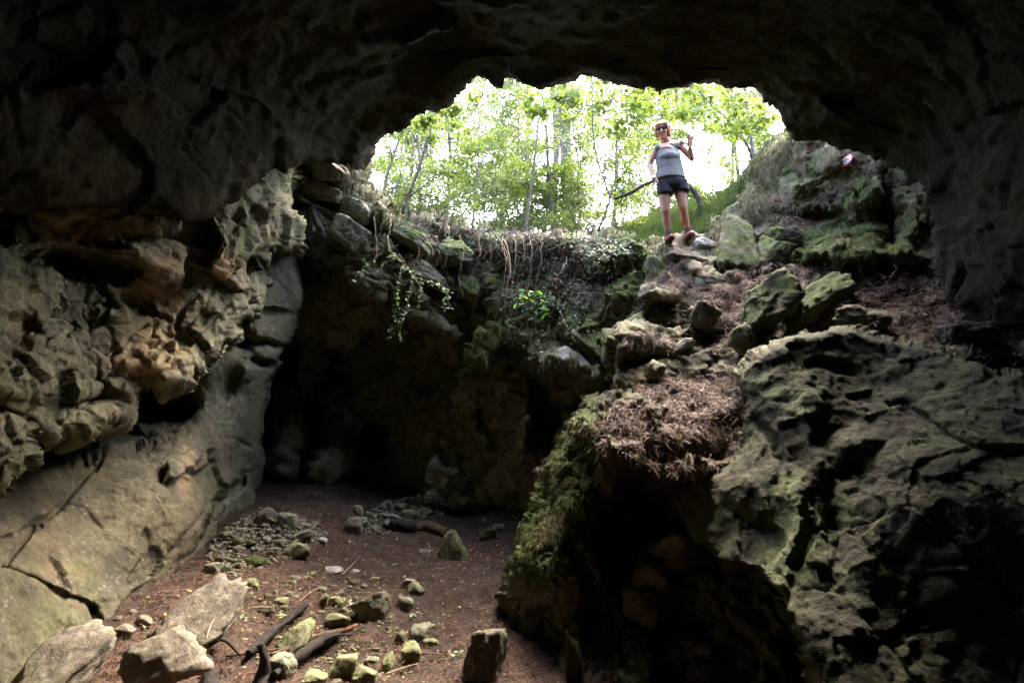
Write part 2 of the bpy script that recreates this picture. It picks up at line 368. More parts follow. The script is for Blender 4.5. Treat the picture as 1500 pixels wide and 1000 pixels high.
W=(-900,-700)
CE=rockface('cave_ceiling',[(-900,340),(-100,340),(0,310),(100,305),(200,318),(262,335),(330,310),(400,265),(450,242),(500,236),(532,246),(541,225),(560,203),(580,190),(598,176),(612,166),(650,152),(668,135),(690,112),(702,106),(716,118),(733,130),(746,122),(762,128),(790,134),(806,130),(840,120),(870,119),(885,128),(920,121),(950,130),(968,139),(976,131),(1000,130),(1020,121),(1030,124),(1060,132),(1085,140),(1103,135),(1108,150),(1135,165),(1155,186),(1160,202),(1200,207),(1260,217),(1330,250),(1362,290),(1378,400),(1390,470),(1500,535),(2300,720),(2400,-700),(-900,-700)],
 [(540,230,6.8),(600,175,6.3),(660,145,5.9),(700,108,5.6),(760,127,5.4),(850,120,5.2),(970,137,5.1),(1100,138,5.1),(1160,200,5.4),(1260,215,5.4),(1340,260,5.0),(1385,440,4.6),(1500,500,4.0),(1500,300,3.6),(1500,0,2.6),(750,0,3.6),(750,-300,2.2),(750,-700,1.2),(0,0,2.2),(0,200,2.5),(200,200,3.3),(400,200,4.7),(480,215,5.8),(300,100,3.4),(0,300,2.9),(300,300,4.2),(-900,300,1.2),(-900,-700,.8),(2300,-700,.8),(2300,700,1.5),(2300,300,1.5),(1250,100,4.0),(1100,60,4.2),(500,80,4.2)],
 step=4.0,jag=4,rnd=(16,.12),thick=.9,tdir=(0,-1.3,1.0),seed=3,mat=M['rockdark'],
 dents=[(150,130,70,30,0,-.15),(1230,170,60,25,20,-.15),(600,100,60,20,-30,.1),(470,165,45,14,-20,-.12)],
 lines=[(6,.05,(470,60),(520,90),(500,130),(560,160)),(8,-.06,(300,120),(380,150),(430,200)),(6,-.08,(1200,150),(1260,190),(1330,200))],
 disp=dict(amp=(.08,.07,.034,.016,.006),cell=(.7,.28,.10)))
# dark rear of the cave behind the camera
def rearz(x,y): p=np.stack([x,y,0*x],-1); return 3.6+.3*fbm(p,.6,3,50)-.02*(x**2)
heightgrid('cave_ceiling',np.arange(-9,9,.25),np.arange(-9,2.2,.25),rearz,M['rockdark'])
def ringwall():
    n=260; a=np.arange(n)/n*2*math.pi; K=36; vs=[]
    for k in range(K):
        cx=-.3+6.3*np.cos(a)*(1+.0*a); cy=2.4+8.3*np.sin(a)
        top=np.minimum(np.where(cy>4.5,ground_z(cx,cy)-.15,4.2),4.2); z=-2.6+(top+2.6)*k/(K-1)
        p=np.stack([cx,cy,z],-1); c=np.array([-.3,2.4,0]); d=p-c; d[:,2]=0; d/=np.linalg.norm(d,axis=1,keepdims=True)
        vs.append(p+d*rockdisp(p,amp=(.3,.25,.1,.03,.01),seed=60)[:,None])
    v=np.concatenate(vs); I=np.arange(n*K).reshape(K,n); J=np.roll(I,-1,1)
    f=np.stack([I[:-1].ravel(),J[:-1].ravel(),J[1:].ravel(),I[1:].ravel()],-1)
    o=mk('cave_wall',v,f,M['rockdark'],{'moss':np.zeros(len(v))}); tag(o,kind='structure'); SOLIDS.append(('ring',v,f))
ringwall()

# left wall: the jutting nose, the overhang and the big slab under it
L0=rockface('cave_wall',[(296,398),(308,408),(322,413),(345,400),(372,381),(395,366),(437,360),(441,330),(430,285),(440,240),(400,210),(300,215),(285,300),(315,350)],
 [(300,400,4.7),(322,410,4.75),(345,380,4.9),(395,350,5.6),(437,350,6.3),(430,250,6.2),(320,250,4.7),(360,300,5.0)],
 step=2.4,jag=4,rnd=(18,.35),thick=.9,seed=8,mat=M['rock'],tan=[(325,390,25,30,0,.9)],dents=[(345,320,12,20,30,.08),(400,330,14,20,0,.1),(330,270,30,10,20,.12)],disp=dict(amp=(.05,.10,.055,.02,.006),cell=(.55,.22,.09)))
L1=rockface('cave_wall',[(-200,730),(0,713),(33,706),(54,670),(53,645),(67,642),(111,635),(155,624),(185,609),(200,578),(222,566),(244,577),(266,569),(281,551),(307,540),(326,509),(345,480),(375,450),(392,405),(392,300),(300,240),(-200,200)],
 [(-200,700,2.2),(0,700,2.9),(0,500,3.2),(0,350,3.4),(0,260,3.6),(-200,300,2.8),(100,620,3.7),(100,450,3.9),(180,600,4.2),(244,570,4.45),(200,450,4.5),(200,300,4.0),(100,330,3.9),(100,260,4.2),(310,520,5.1),(330,420,5.3),(370,440,5.9),(390,380,6.2),(300,330,4.9),(60,400,3.6)],
 step=2.2,jag=9,rnd=(22,.3),thick=1.0,seed=5,mat=M['rock'],
 dents=[(25,490,26,30,60,.16),(95,470,22,25,20,.10),(140,392,60,14,12,.22),(75,385,40,12,-5,.18),(200,450,14,14,0,.1),(265,505,14,20,40,.12),(170,558,44,8,5,.14),(120,590,34,12,0,.14),(65,600,25,24,0,.12),(300,460,10,22,20,.08),(235,400,70,18,30,-.12),(175,455,30,14,0,-.1),(250,540,30,18,0,-.12),(190,530,44,14,0,-.1),(240,350,80,16,5,.2),(110,300,60,20,-20,-.12),(90,520,44,22,0,-.1),(20,560,40,30,0,-.1),(30,660,30,25,0,-.08)],
 lines=[(3,.08,(75,380),(130,395),(160,430),(150,470)),(3,.07,(0,600),(40,610),(70,640)),(3,.07,(150,575),(150,540),(185,505),(215,480)),(3,.05,(215,440),(230,470),(215,510)),(4,.06,(330,400),(300,440),(275,480)),(3,.05,(300,420),(270,450),(250,500))],
 tan=[(215,510,60,40,0,.8),(240,430,60,60,30,.5),(120,330,90,50,0,.6),(20,460,40,30,0,.3)],moss=[(55,430,60,70,0,.34),(310,450,80,50,-50,.36),(20,350,60,40,0,.28),(150,420,40,30,0,.2)],
 disp=dict(amp=(.04,.11,.045,.014,.005),cell=(.6,.26,.10),strat=(.3,0,1,1.25)))
L2=rockface('cave_wall',[(-300,1200),(-300,580),(60,560),(200,480),(300,330),(437,330),(441,400),(440,440),(428,485),(412,530),(398,572),(388,610),(386,660),(379,700),(378,745),(352,770),(330,800),(290,840),(252,880),(225,930),(260,1200)],
 [(-300,1200,1.8),(-300,650,2.6),(0,650,4.1),(0,760,3.7),(0,900,3.3),(0,1000,3.1),(150,650,5.1),(150,700,4.8),(150,850,4.2),(100,1000,3.5),(220,900,4.6),(210,1000,3.9),(270,670,5.4),(250,580,6.2),(235,600,6.2),(270,760,5.2),(300,650,5.9),(370,600,6.9),(380,720,7.2),(320,800,6.2),(430,480,7.2),(437,350,7.4),(400,420,6.9),(360,460,6.5),(300,540,6.0),(340,560,6.5),(330,680,6.5),(250,850,5.0)],
 step=2.6,jag=4,rnd=(16,.4),thick=1.2,seed=12,mat=M['rockslab'],
 dents=[(235,592,38,24,0,.9),(100,650,110,22,-8,.7),(330,560,16,30,30,.2),(320,745,70,7,-52,.22),(375,500,40,6,5,.22),(400,455,35,5,5,.15),(395,530,30,6,10,.2),(350,490,20,20,0,.2),(280,690,12,6,0,-.05),(290,760,20,60,35,-.08),(360,545,14,16,0,-.12)],
 lines=[(3,.07,(5,835),(50,770),(95,735),(130,690),(160,655)),(2,.018,(95,738),(125,745),(148,770)),(2,.018,(100,738),(170,722)),(3,.05,(0,832),(50,850),(110,880),(140,890)),(3,.07,(140,890),(150,930),(60,1000)),(2.2,.015,(190,665),(250,668),(275,690),(270,740)),(2.5,.03,(300,640),(340,640),(375,655)),(3,.05,(180,890),(220,850),(260,790),(300,740)),(3,.04,(0,790),(60,770))],
 tan=[(120,690,60,25,-20,.35),(275,690,12,40,0,.4),(60,760,40,50,-30,.2),(90,840,40,20,0,.25),(350,470,60,60,0,.15)],
 moss=[(20,700,60,30,0,.2),(20,880,60,60,0,.12),(270,600,80,30,0,.15)],
 disp=dict(amp=(.04,.045,.016,.006,.004),cell=(1.0,.36,.12)))
# strata under the left end of the opening
L5=rockface('cave_wall',[(393,366),(440,359),(458,380),(505,401),(537,433),(566,450),(600,478),(640,510),(665,531),(682,528),(688,500),(705,480),(760,470),(770,345),(700,345),(620,326),(580,313),(563,298),(540,280),(521,276),(528,262),(530,236),(500,215),(425,205),(400,280)],
 [(440,300,7.3),(520,290,7.5),(440,230,6.9),(530,240,7.2),(560,300,7.6),(505,395,7.35),(600,400,7.5),(665,525,7.6),(700,350,7.7),(700,480,7.7),(393,362,7.0),(760,400,7.6)],
 step=2.4,jag=5,rnd=(14,.4),thick=.7,tdir=(0,0,.15),seed=21,mat=M['rock'],
 dents=[(470,265,50,7,20,.3),(500,310,60,6,25,.25),(440,330,14,25,0,.3),(600,370,80,8,28,.25),(560,350,60,6,28,.2),(640,430,70,8,25,.25),(690,410,60,10,20,.3),(520,350,20,22,20,-.2),(480,240,30,10,10,-.2),(560,300,25,14,30,-.2),(640,480,40,10,25,-.15),(620,350,30,10,20,-.15),(650,350,30,8,10,.2)],
 moss=[(510,350,45,40,0,.42),(640,400,110,70,20,.42),(700,460,50,50,0,.4),(570,320,40,20,0,.3),(470,270,40,30,0,.2)],litter=[(660,345,100,16,5,.5),(560,315,30,10,0,.2)],
 disp=dict(amp=(.06,.13,.07,.022,.006),cell=(.55,.24,.09),strat=(.35,.1,1,2.2)))
L6=rockface('cave_wall',[(400,340),(425,488),(440,500),(472,523),(512,513),(551,494),(600,490),(660,515),(700,520),(720,340)],
 [(420,400,8.3),(430,490,8.2),(470,520,8.3),(550,490,8.6),(660,510,8.6),(700,400,8.6),(560,380,8.6)],
 step=3.2,jag=5,rnd=(14,.4),thick=.9,seed=23,mat=M['rocklifted'],disp=dict(amp=(.1,.1,.07,.025,.01),cell=(.5,.24,.09)))
L9=rockface('cave_wall',[(330,330),(760,330),(760,800),(330,800)],
 [(330,400,8.7),(330,700,8.8),(430,600,9.4),(430,740,8.9),(520,600,9.8),(560,740,9.1),(650,600,9.3),(650,720,8.8),(760,500,9.0),(760,740,8.8)],
 step=4,jag=3,rnd=(5,.1),thick=.5,seed=29,mat=M['rocklifted'],dents=[(490,690,30,50,10,-.9),(415,660,28,60,0,-.6),(455,660,14,70,0,.5),(550,680,22,60,0,.6),(620,640,40,60,0,-.6)],disp=dict(amp=(.2,.15,.08,.03,.01),cell=(.8,.3,.1)))
# back right of the alcove, down to the floor
L8=rockface('cave_wall',[(668,560),(680,520),(720,500),(960,520),(960,900),(820,830),(752,790),(735,765),(700,748),(668,748),(630,752),(606,760),(612,726),(626,700),(640,668),(640,610)],
 [(650,620,8.5),(620,740,7.75),(660,700,7.9),(700,640,8.1),(700,740,7.55),(740,560,7.9),(770,620,7.3),(770,680,7.3),(820,620,7.2),(820,760,6.6),(900,600,6.6),(900,800,5.7),(740,760,7.6),(960,900,5.2)],
 step=3,jag=6,rnd=(16,.4),thick=1.0,seed=33,mat=M['rocklifted'],dents=[(762,620,20,55,5,-.5),(800,640,16,60,0,.5),(725,620,20,50,0,.4),(655,640,14,20,0,-.25),(655,690,20,25,-30,-.25),(630,650,10,30,0,.25)],
 moss=[(670,735,40,20,0,.5),(762,640,20,50,0,.32)],tan=[(655,630,14,18,0,.8)],litter=[(720,770,60,20,0,.6)],disp=dict(amp=(.12,.12,.08,.03,.012),cell=(.5,.22,.09)))
# ivy-grown mass in the middle
L7=rockface('cave_wall',[(678,556),(676,530),(688,470),(692,346),(730,340),(760,348),(800,346),(850,344),(880,347),(900,342),(925,346),(955,358),(975,365),(1010,385),(1030,560),(960,575),(892,577),(858,588),(838,580),(820,561),(790,548),(768,528),(745,500),(722,532),(705,552)],
 [(700,400,7.45),(680,545,7.1),(730,500,6.95),(780,400,7.0),(760,350,7.2),(800,540,6.45),(850,580,6.1),(850,450,6.45),(900,400,6.4),(925,355,6.55),(960,370,6.4),(880,540,5.9),(950,480,5.75),(1000,400,6.1),(1020,550,5.2)],
 step=2.3,jag=5,rnd=(16,.4),thick=.9,tdir=(0,0,.1),seed=37,mat=M['rockmoss'],
 dents=[(870,415,40,14,0,.35),(880,512,55,6,42,.35),(925,420,22,20,0,-.1),(900,375,40,16,0,-.2),(865,500,40,18,42,-.2),(850,535,40,12,30,-.25),(810,520,30,16,0,-.2),(920,460,30,20,0,-.1),(710,450,14,40,0,.35),(740,400,10,40,0,.2),(715,500,20,30,0,-.2)],
 lines=[(3,.2,(870,440),(910,450),(930,445)),(3,.2,(905,460),(940,420)),(3,.15,(830,470),(870,460))],
 moss=[(705,510,35,50,0,.5),(760,460,80,70,0,.22),(900,490,70,60,0,.22),(930,390,50,40,0,.28)],litter=[(760,365,70,22,0,.6),(840,400,50,40,0,.45)],
 disp=dict(amp=(.05,.11,.06,.02,.006),cell=(.5,.22,.085),strat=(.4,.2,1,1.4)))
# steep path from the woman down to the needle ledge, and the litter shelf to the right
L10=rockface('cave_wall',[(930,352),(955,351),(985,349),(1015,343),(1045,346),(1090,350),(1200,350),(1300,350),(1400,345),(1600,350),(1600,600),(1400,535),(1280,500),(1180,500),(1120,530),(1110,560),(1105,640),(1075,690),(1000,700),(940,690),(890,660),(872,620),(878,590),(893,560),(890,500),(935,450),(940,400)],
 [(985,350,6.8),(985,358,6.5),(950,380,6.35),(1040,348,6.75),(1090,360,6.5),(1040,380,6.2),(1000,430,5.75),(1080,420,5.75),(960,470,5.45),(1050,480,5.2),(1000,540,4.9),(1080,540,4.75),(900,575,4.75),(890,615,4.35),(1000,600,4.4),(1080,600,4.35),(950,660,4.05),(1050,670,4.05),(1200,360,6.2),(1200,410,5.6),(1200,470,4.95),(1300,390,5.6),(1300,470,4.6),(1400,380,5.4),(1400,480,4.3),(1500,390,5),(1500,520,3.8),(1600,400,4.6),(1600,580,3.2)],
 step=2.3,jag=5,rnd=(14,.3),thick=.8,tdir=(0,.3,-.3),seed=41,mat=M['rock'],
 dents=[(978,462,24,18,10,.45),(1022,492,30,14,-20,.35),(940,520,26,18,-20,.3),(1000,500,50,6,-25,-.12),(960,430,30,12,0,-.2),(1045,450,30,10,-30,-.12),(1060,425,40,6,-20,.15),(1040,395,50,12,20,-.1),(920,500,24,30,30,-.35),(1000,655,60,10,0,.15),(1000,625,90,20,-15,-.08),(1260,430,60,8,-10,.15),(1320,440,50,8,-10,.15)],
 litter=[(1000,600,110,60,-10,.8),(1010,415,70,28,20,.5),(985,370,25,25,0,.45),(1080,440,50,22,-20,.6),(1060,490,50,24,-30,.4),(960,500,40,14,0,.5),(1250,440,190,50,-5,.75),(1400,450,120,60,10,.7),(1150,400,90,20,-5,.6)],
 moss=[(945,570,40,16,-20,.5),(900,530,40,50,0,.35),(980,420,40,16,0,.35),(1040,500,60,30,-30,.25),(1110,400,60,40,0,.35),(1100,490,50,50,0,.45),(1170,450,80,30,0,.35)],
 disp=dict(amp=(.06,.08,.04,.013,.007),cell=(.45,.2,.085)))
# mossy bank right of the opening
L11=rockface('cave_wall',[(1020,360),(1055,322),(1085,290),(1100,262),(1112,235),(1130,208),(1160,185),(1300,180),(1430,250),(1430,430),(1300,430),(1150,430),(1100,420),(1050,400)],
 [(1060,330,6.75),(1110,250,7.0),(1130,215,6.8),(1160,200,6.4),(1240,240,6.0),(1350,280,5.5),(1400,380,5.0),(1150,320,6.3),(1200,320,6.1),(1250,340,5.8),(1150,370,6.15),(1200,400,5.6),(1300,400,5.4),(1100,400,6.1),(1060,380,6.5)],
 step=2.3,jag=5,rnd=(12,.3),thick=1.2,tdir=(0,.4,.1),seed=45,mat=M['rockmoss'],
 dents=[(1300,310,12,40,-10,.4),(1110,270,8,25,-30,.2),(1250,370,110,16,0,-.35),(1180,310,60,9,0,.25),(1240,325,60,8,0,.15),(1270,285,30,16,-30,-.15),(1220,230,40,20,0,-.1),(1340,330,20,40,0,-.15),(1180,270,30,12,0,-.15)],
 litter=[(1160,310,50,14,0,.8),(1120,300,40,14,-20,.5),(1170,325,50,6,0,.4)],moss=[(1200,270,110,60,0,.18),(1230,370,100,26,0,.5),(1280,330,60,40,0,.2)],
 disp=dict(amp=(.06,.07,.04,.018,.010),cell=(.45,.2,.09)))
# mossy pillar in front of the dark hollow
L13=rockface('cave_wall',[(893,567),(857,589),(835,613),(812,645),(801,667),(788,716),(767,775),(743,820),(734,865),(736,910),(752,960),(767,1010),(800,1100),(980,1100),(955,935),(918,892),(902,846),(880,806),(890,770),(905,735),(925,690),(960,655),(975,600),(940,575)],
 [(880,590,4.65),(830,640,4.7),(860,640,4.35),(900,650,4.15),(800,740,4.6),(850,740,4.25),(890,740,4.25),(750,850,4.5),(800,850,4.15),(870,830,4.2),(900,880,4.3),(760,960,4.3),(820,960,4.05),(930,940,4.0),(960,620,4.1),(970,1090,3.3),(800,1090,3.4)],
 step=2.1,jag=6,rnd=(16,.35),thick=1.0,seed=49,mat=M['rockmoss'],
 dents=[(795,915,55,50,0,.2),(858,845,14,36,-25,.2),(868,900,20,30,0,.22),(880,840,14,60,-28,-.1),(862,700,10,70,-20,.1),(830,660,10,40,-20,.08),(930,730,20,60,20,.3),(830,760,12,60,10,-.08)],
 moss=[(830,700,50,110,15,.3),(790,800,50,70,10,.4),(860,770,30,60,0,.2)],litter=[(925,620,60,50,0,.6),(920,680,25,50,0,.3)],tan=[(845,690,14,60,15,.3)],
 disp=dict(amp=(.05,.045,.028,.014,.010),cell=(.4,.17,.08),strat=(1,0,.25,1.5)))
# hollow under the needle ledge
L14=rockface('cave_wall',[(850,640),(1180,620),(1300,900),(1350,1200),(850,1200),(850,900)],
 [(880,700,5.1),(1000,660,4.9),(1100,640,4.6),(1180,700,4.3),(900,900,4.5),(1000,760,4.7),(1000,900,4.2),(1100,900,4.0),(1250,1000,3.6),(900,1000,4.1),(1000,1000,3.8),(900,1100,3.9)],
 step=3.5,jag=3,rnd=(6,.1),thick=.8,seed=53,mat=M['rocklifted'],dents=[(985,790,30,50,20,-.35),(950,870,20,30,0,-.3),(940,740,30,60,0,.3)],disp=dict(amp=(.12,.13,.08,.03,.012),cell=(.5,.22,.09)))
# great boulder at the right
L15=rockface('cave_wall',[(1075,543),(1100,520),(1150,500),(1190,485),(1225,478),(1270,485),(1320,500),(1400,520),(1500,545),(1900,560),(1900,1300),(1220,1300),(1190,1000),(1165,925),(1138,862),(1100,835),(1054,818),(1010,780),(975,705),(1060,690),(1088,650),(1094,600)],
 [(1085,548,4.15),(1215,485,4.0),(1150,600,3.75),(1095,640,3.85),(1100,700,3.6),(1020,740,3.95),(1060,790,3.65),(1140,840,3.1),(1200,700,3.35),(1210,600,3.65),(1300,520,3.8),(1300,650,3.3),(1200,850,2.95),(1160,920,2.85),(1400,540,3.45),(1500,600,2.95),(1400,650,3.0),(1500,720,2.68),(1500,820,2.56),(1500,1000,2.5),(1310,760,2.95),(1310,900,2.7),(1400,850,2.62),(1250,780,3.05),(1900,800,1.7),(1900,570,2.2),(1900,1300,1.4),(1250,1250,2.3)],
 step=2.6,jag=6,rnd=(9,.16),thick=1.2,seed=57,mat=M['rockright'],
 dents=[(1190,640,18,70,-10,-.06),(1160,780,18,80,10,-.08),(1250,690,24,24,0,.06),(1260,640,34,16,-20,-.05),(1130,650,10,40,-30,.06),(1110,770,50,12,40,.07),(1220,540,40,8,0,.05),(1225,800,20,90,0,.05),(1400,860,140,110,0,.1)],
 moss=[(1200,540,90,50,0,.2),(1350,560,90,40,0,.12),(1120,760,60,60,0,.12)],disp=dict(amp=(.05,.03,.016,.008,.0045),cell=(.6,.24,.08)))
# ================================================================ picking points on the built surfaces
bpy.context.view_layer.update(); DG=bpy.context.evaluated_depsgraph_get()
def hit(px,py,obj=None):
    d=V(px,py,1.0).normalized(); o=Vector((0,0,0))
    r=S.ray_cast(DG,o,d)
    return (r[1],r[2]) if r[0] else (V(px,py,7),Vector((0,0,1)))
FW=Vector((0,CT,ST))
def mpp(p): return p.dot(FW)/F
def drop(x,y,z=3):
    r=S.ray_cast(DG,Vector((x,y,z)),Vector((0,0,-1))); return r[1] if r[0] else Vector((x,y,0))

# ================================================================ stones
def icodirs(sub):
    import bmesh
    bm=bmesh.new(); bmesh.ops.create_icosphere(bm,subdivisions=sub,radius=1)
    v=np.array([x.co[:] for x in bm.verts]); f=np.array([[x.index for x in q.verts] for q in bm.faces]); bm.free(); return v,f
ICO={k:icodirs(k) for k in (3,4,5)}
def stone_vf(seed,size,sub=4,planes=22,rough=.05,taper=0.0,point=0.0):
    r=np.random.default_rng(seed); D,Fc=ICO[sub]
    n=r.normal(size=(planes,3)); n/=np.linalg.norm(n,axis=1,keepdims=True); n=np.concatenate([n,np.array([[0,0,1],[0,0,-1],[1,0,0],[-1,0,0],[0,1,0],[0,-1,0.]])+r.normal(size=(6,3))*.18]); n/=np.linalg.norm(n,axis=1,keepdims=True)
    d=r.uniform(.68,1.0,len(n)); dot=D@n.T; rr=np.where(dot>.05,d/np.maximum(dot,.05),9)
    k=34; R=-np.log(np.exp(-k*np.minimum(rr,3)).sum(1))/k
    v=D*R[:,None]
    v=v*(1+rough*fbm(v+seed*3.3,2.2,4,seed))[:,None]
    c,e,_=cells((v+seed)/.5,seed); c2,e2,_=cells((v+seed)/.2,seed+3); v=v*(1+.075*c+.022*c2-.04*(1-sst(0,.15,e))+.02*fbm(v+seed,9,3,seed))[:,None]
    v=v/np.abs(v).max(0)
    if taper or point:
        t=(v[:,2]+1)/2; s=1-taper*t-point*t**1.5; v[:,0]*=s; v[:,1]*=s
    return v*np.array(size)/2,Fc
M['stone']=rock_mat('grey_green_stone',[(.15,.14,.095),(.27,.26,.18),(.39,.38,.27),(.5,.49,.38)],litter=False,bump=.7,warm=(.30,.29,.13))
M['stone_green']=rock_mat('algae_green_stone',[(.15,.155,.065),(.28,.29,.13),(.40,.42,.21),(.5,.51,.32)],litter=False,mossamt=.06,bump=.7,warm=(.2,.21,.08))
M['stone_brown']=rock_mat('buff_grey_stone',[(.14,.115,.085),(.24,.20,.155),(.32,.275,.21),(.4,.36,.29)],litter=False,mossamt=-.05,bump=.7,warm=(.34,.27,.17))
M['stone_white']=rock_mat('pale_stone',[(.35,.32,.29),(.5,.46,.42),(.6,.57,.53),(.7,.68,.64)],litter=False,mossamt=-.6,bump=.25,warm=(.55,.47,.42))
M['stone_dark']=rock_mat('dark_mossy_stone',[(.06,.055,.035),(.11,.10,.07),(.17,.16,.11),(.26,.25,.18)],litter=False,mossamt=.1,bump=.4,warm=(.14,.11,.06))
M['stone_moss']=rock_mat('moss_covered_stone',[(.08,.07,.045),(.15,.14,.1),(.24,.23,.16),(.4,.39,.31)],litter=False,mossamt=.5,bump=.7,warm=(.14,.11,.06))
OCC=[]
def stone(px,py,w,h,label,mat='stone',seed=0,depth=None,tilt=0,yaw=None,name='stone',cat='stone',group=None,sub=4,sink=.42,pt=0,tp=0,rough=.05,planes=16,at=None,dy=0.0):
    """px,py = middle of the stone in the photo, w,h = its size there"""
    if at is None:
        b,_=hit(px,py+h*.42); 
    else: b=V(px,py+h*.42,at)
    m=mpp(b); W_,H_=w*m,h*m; Dp=(depth*m if depth else .5*(W_+H_))
    v,f=stone_vf(seed+1000,(W_,Dp,H_*1.12),sub,planes,rough,tp,pt)
    a=math.radians(tilt); R=np.array([[math.cos(a),0,-math.sin(a)],[0,1,0],[math.sin(a),0,math.cos(a)]]) ; 
    if tilt: v=v@np.linalg.inv(R).T if False else v@R.T
    if yaw:
        a=math.radians(yaw); v=v@np.array([[math.cos(a),-math.sin(a),0],[math.sin(a),math.cos(a),0],[0,0,1]]).T
    zmin=v[:,2].min(); v[:,2]-=zmin+ (v[:,2].max()-zmin)*sink*.5
    o=mk(name,v,f,M[mat],None,True); o.location=(b.x,b.y+Dp*.25+dy,b.z-.01); tag(o,label,cat,group); OCC.append((px,py,max(w,h)))
    return o
G='stones lying on the needle floor'
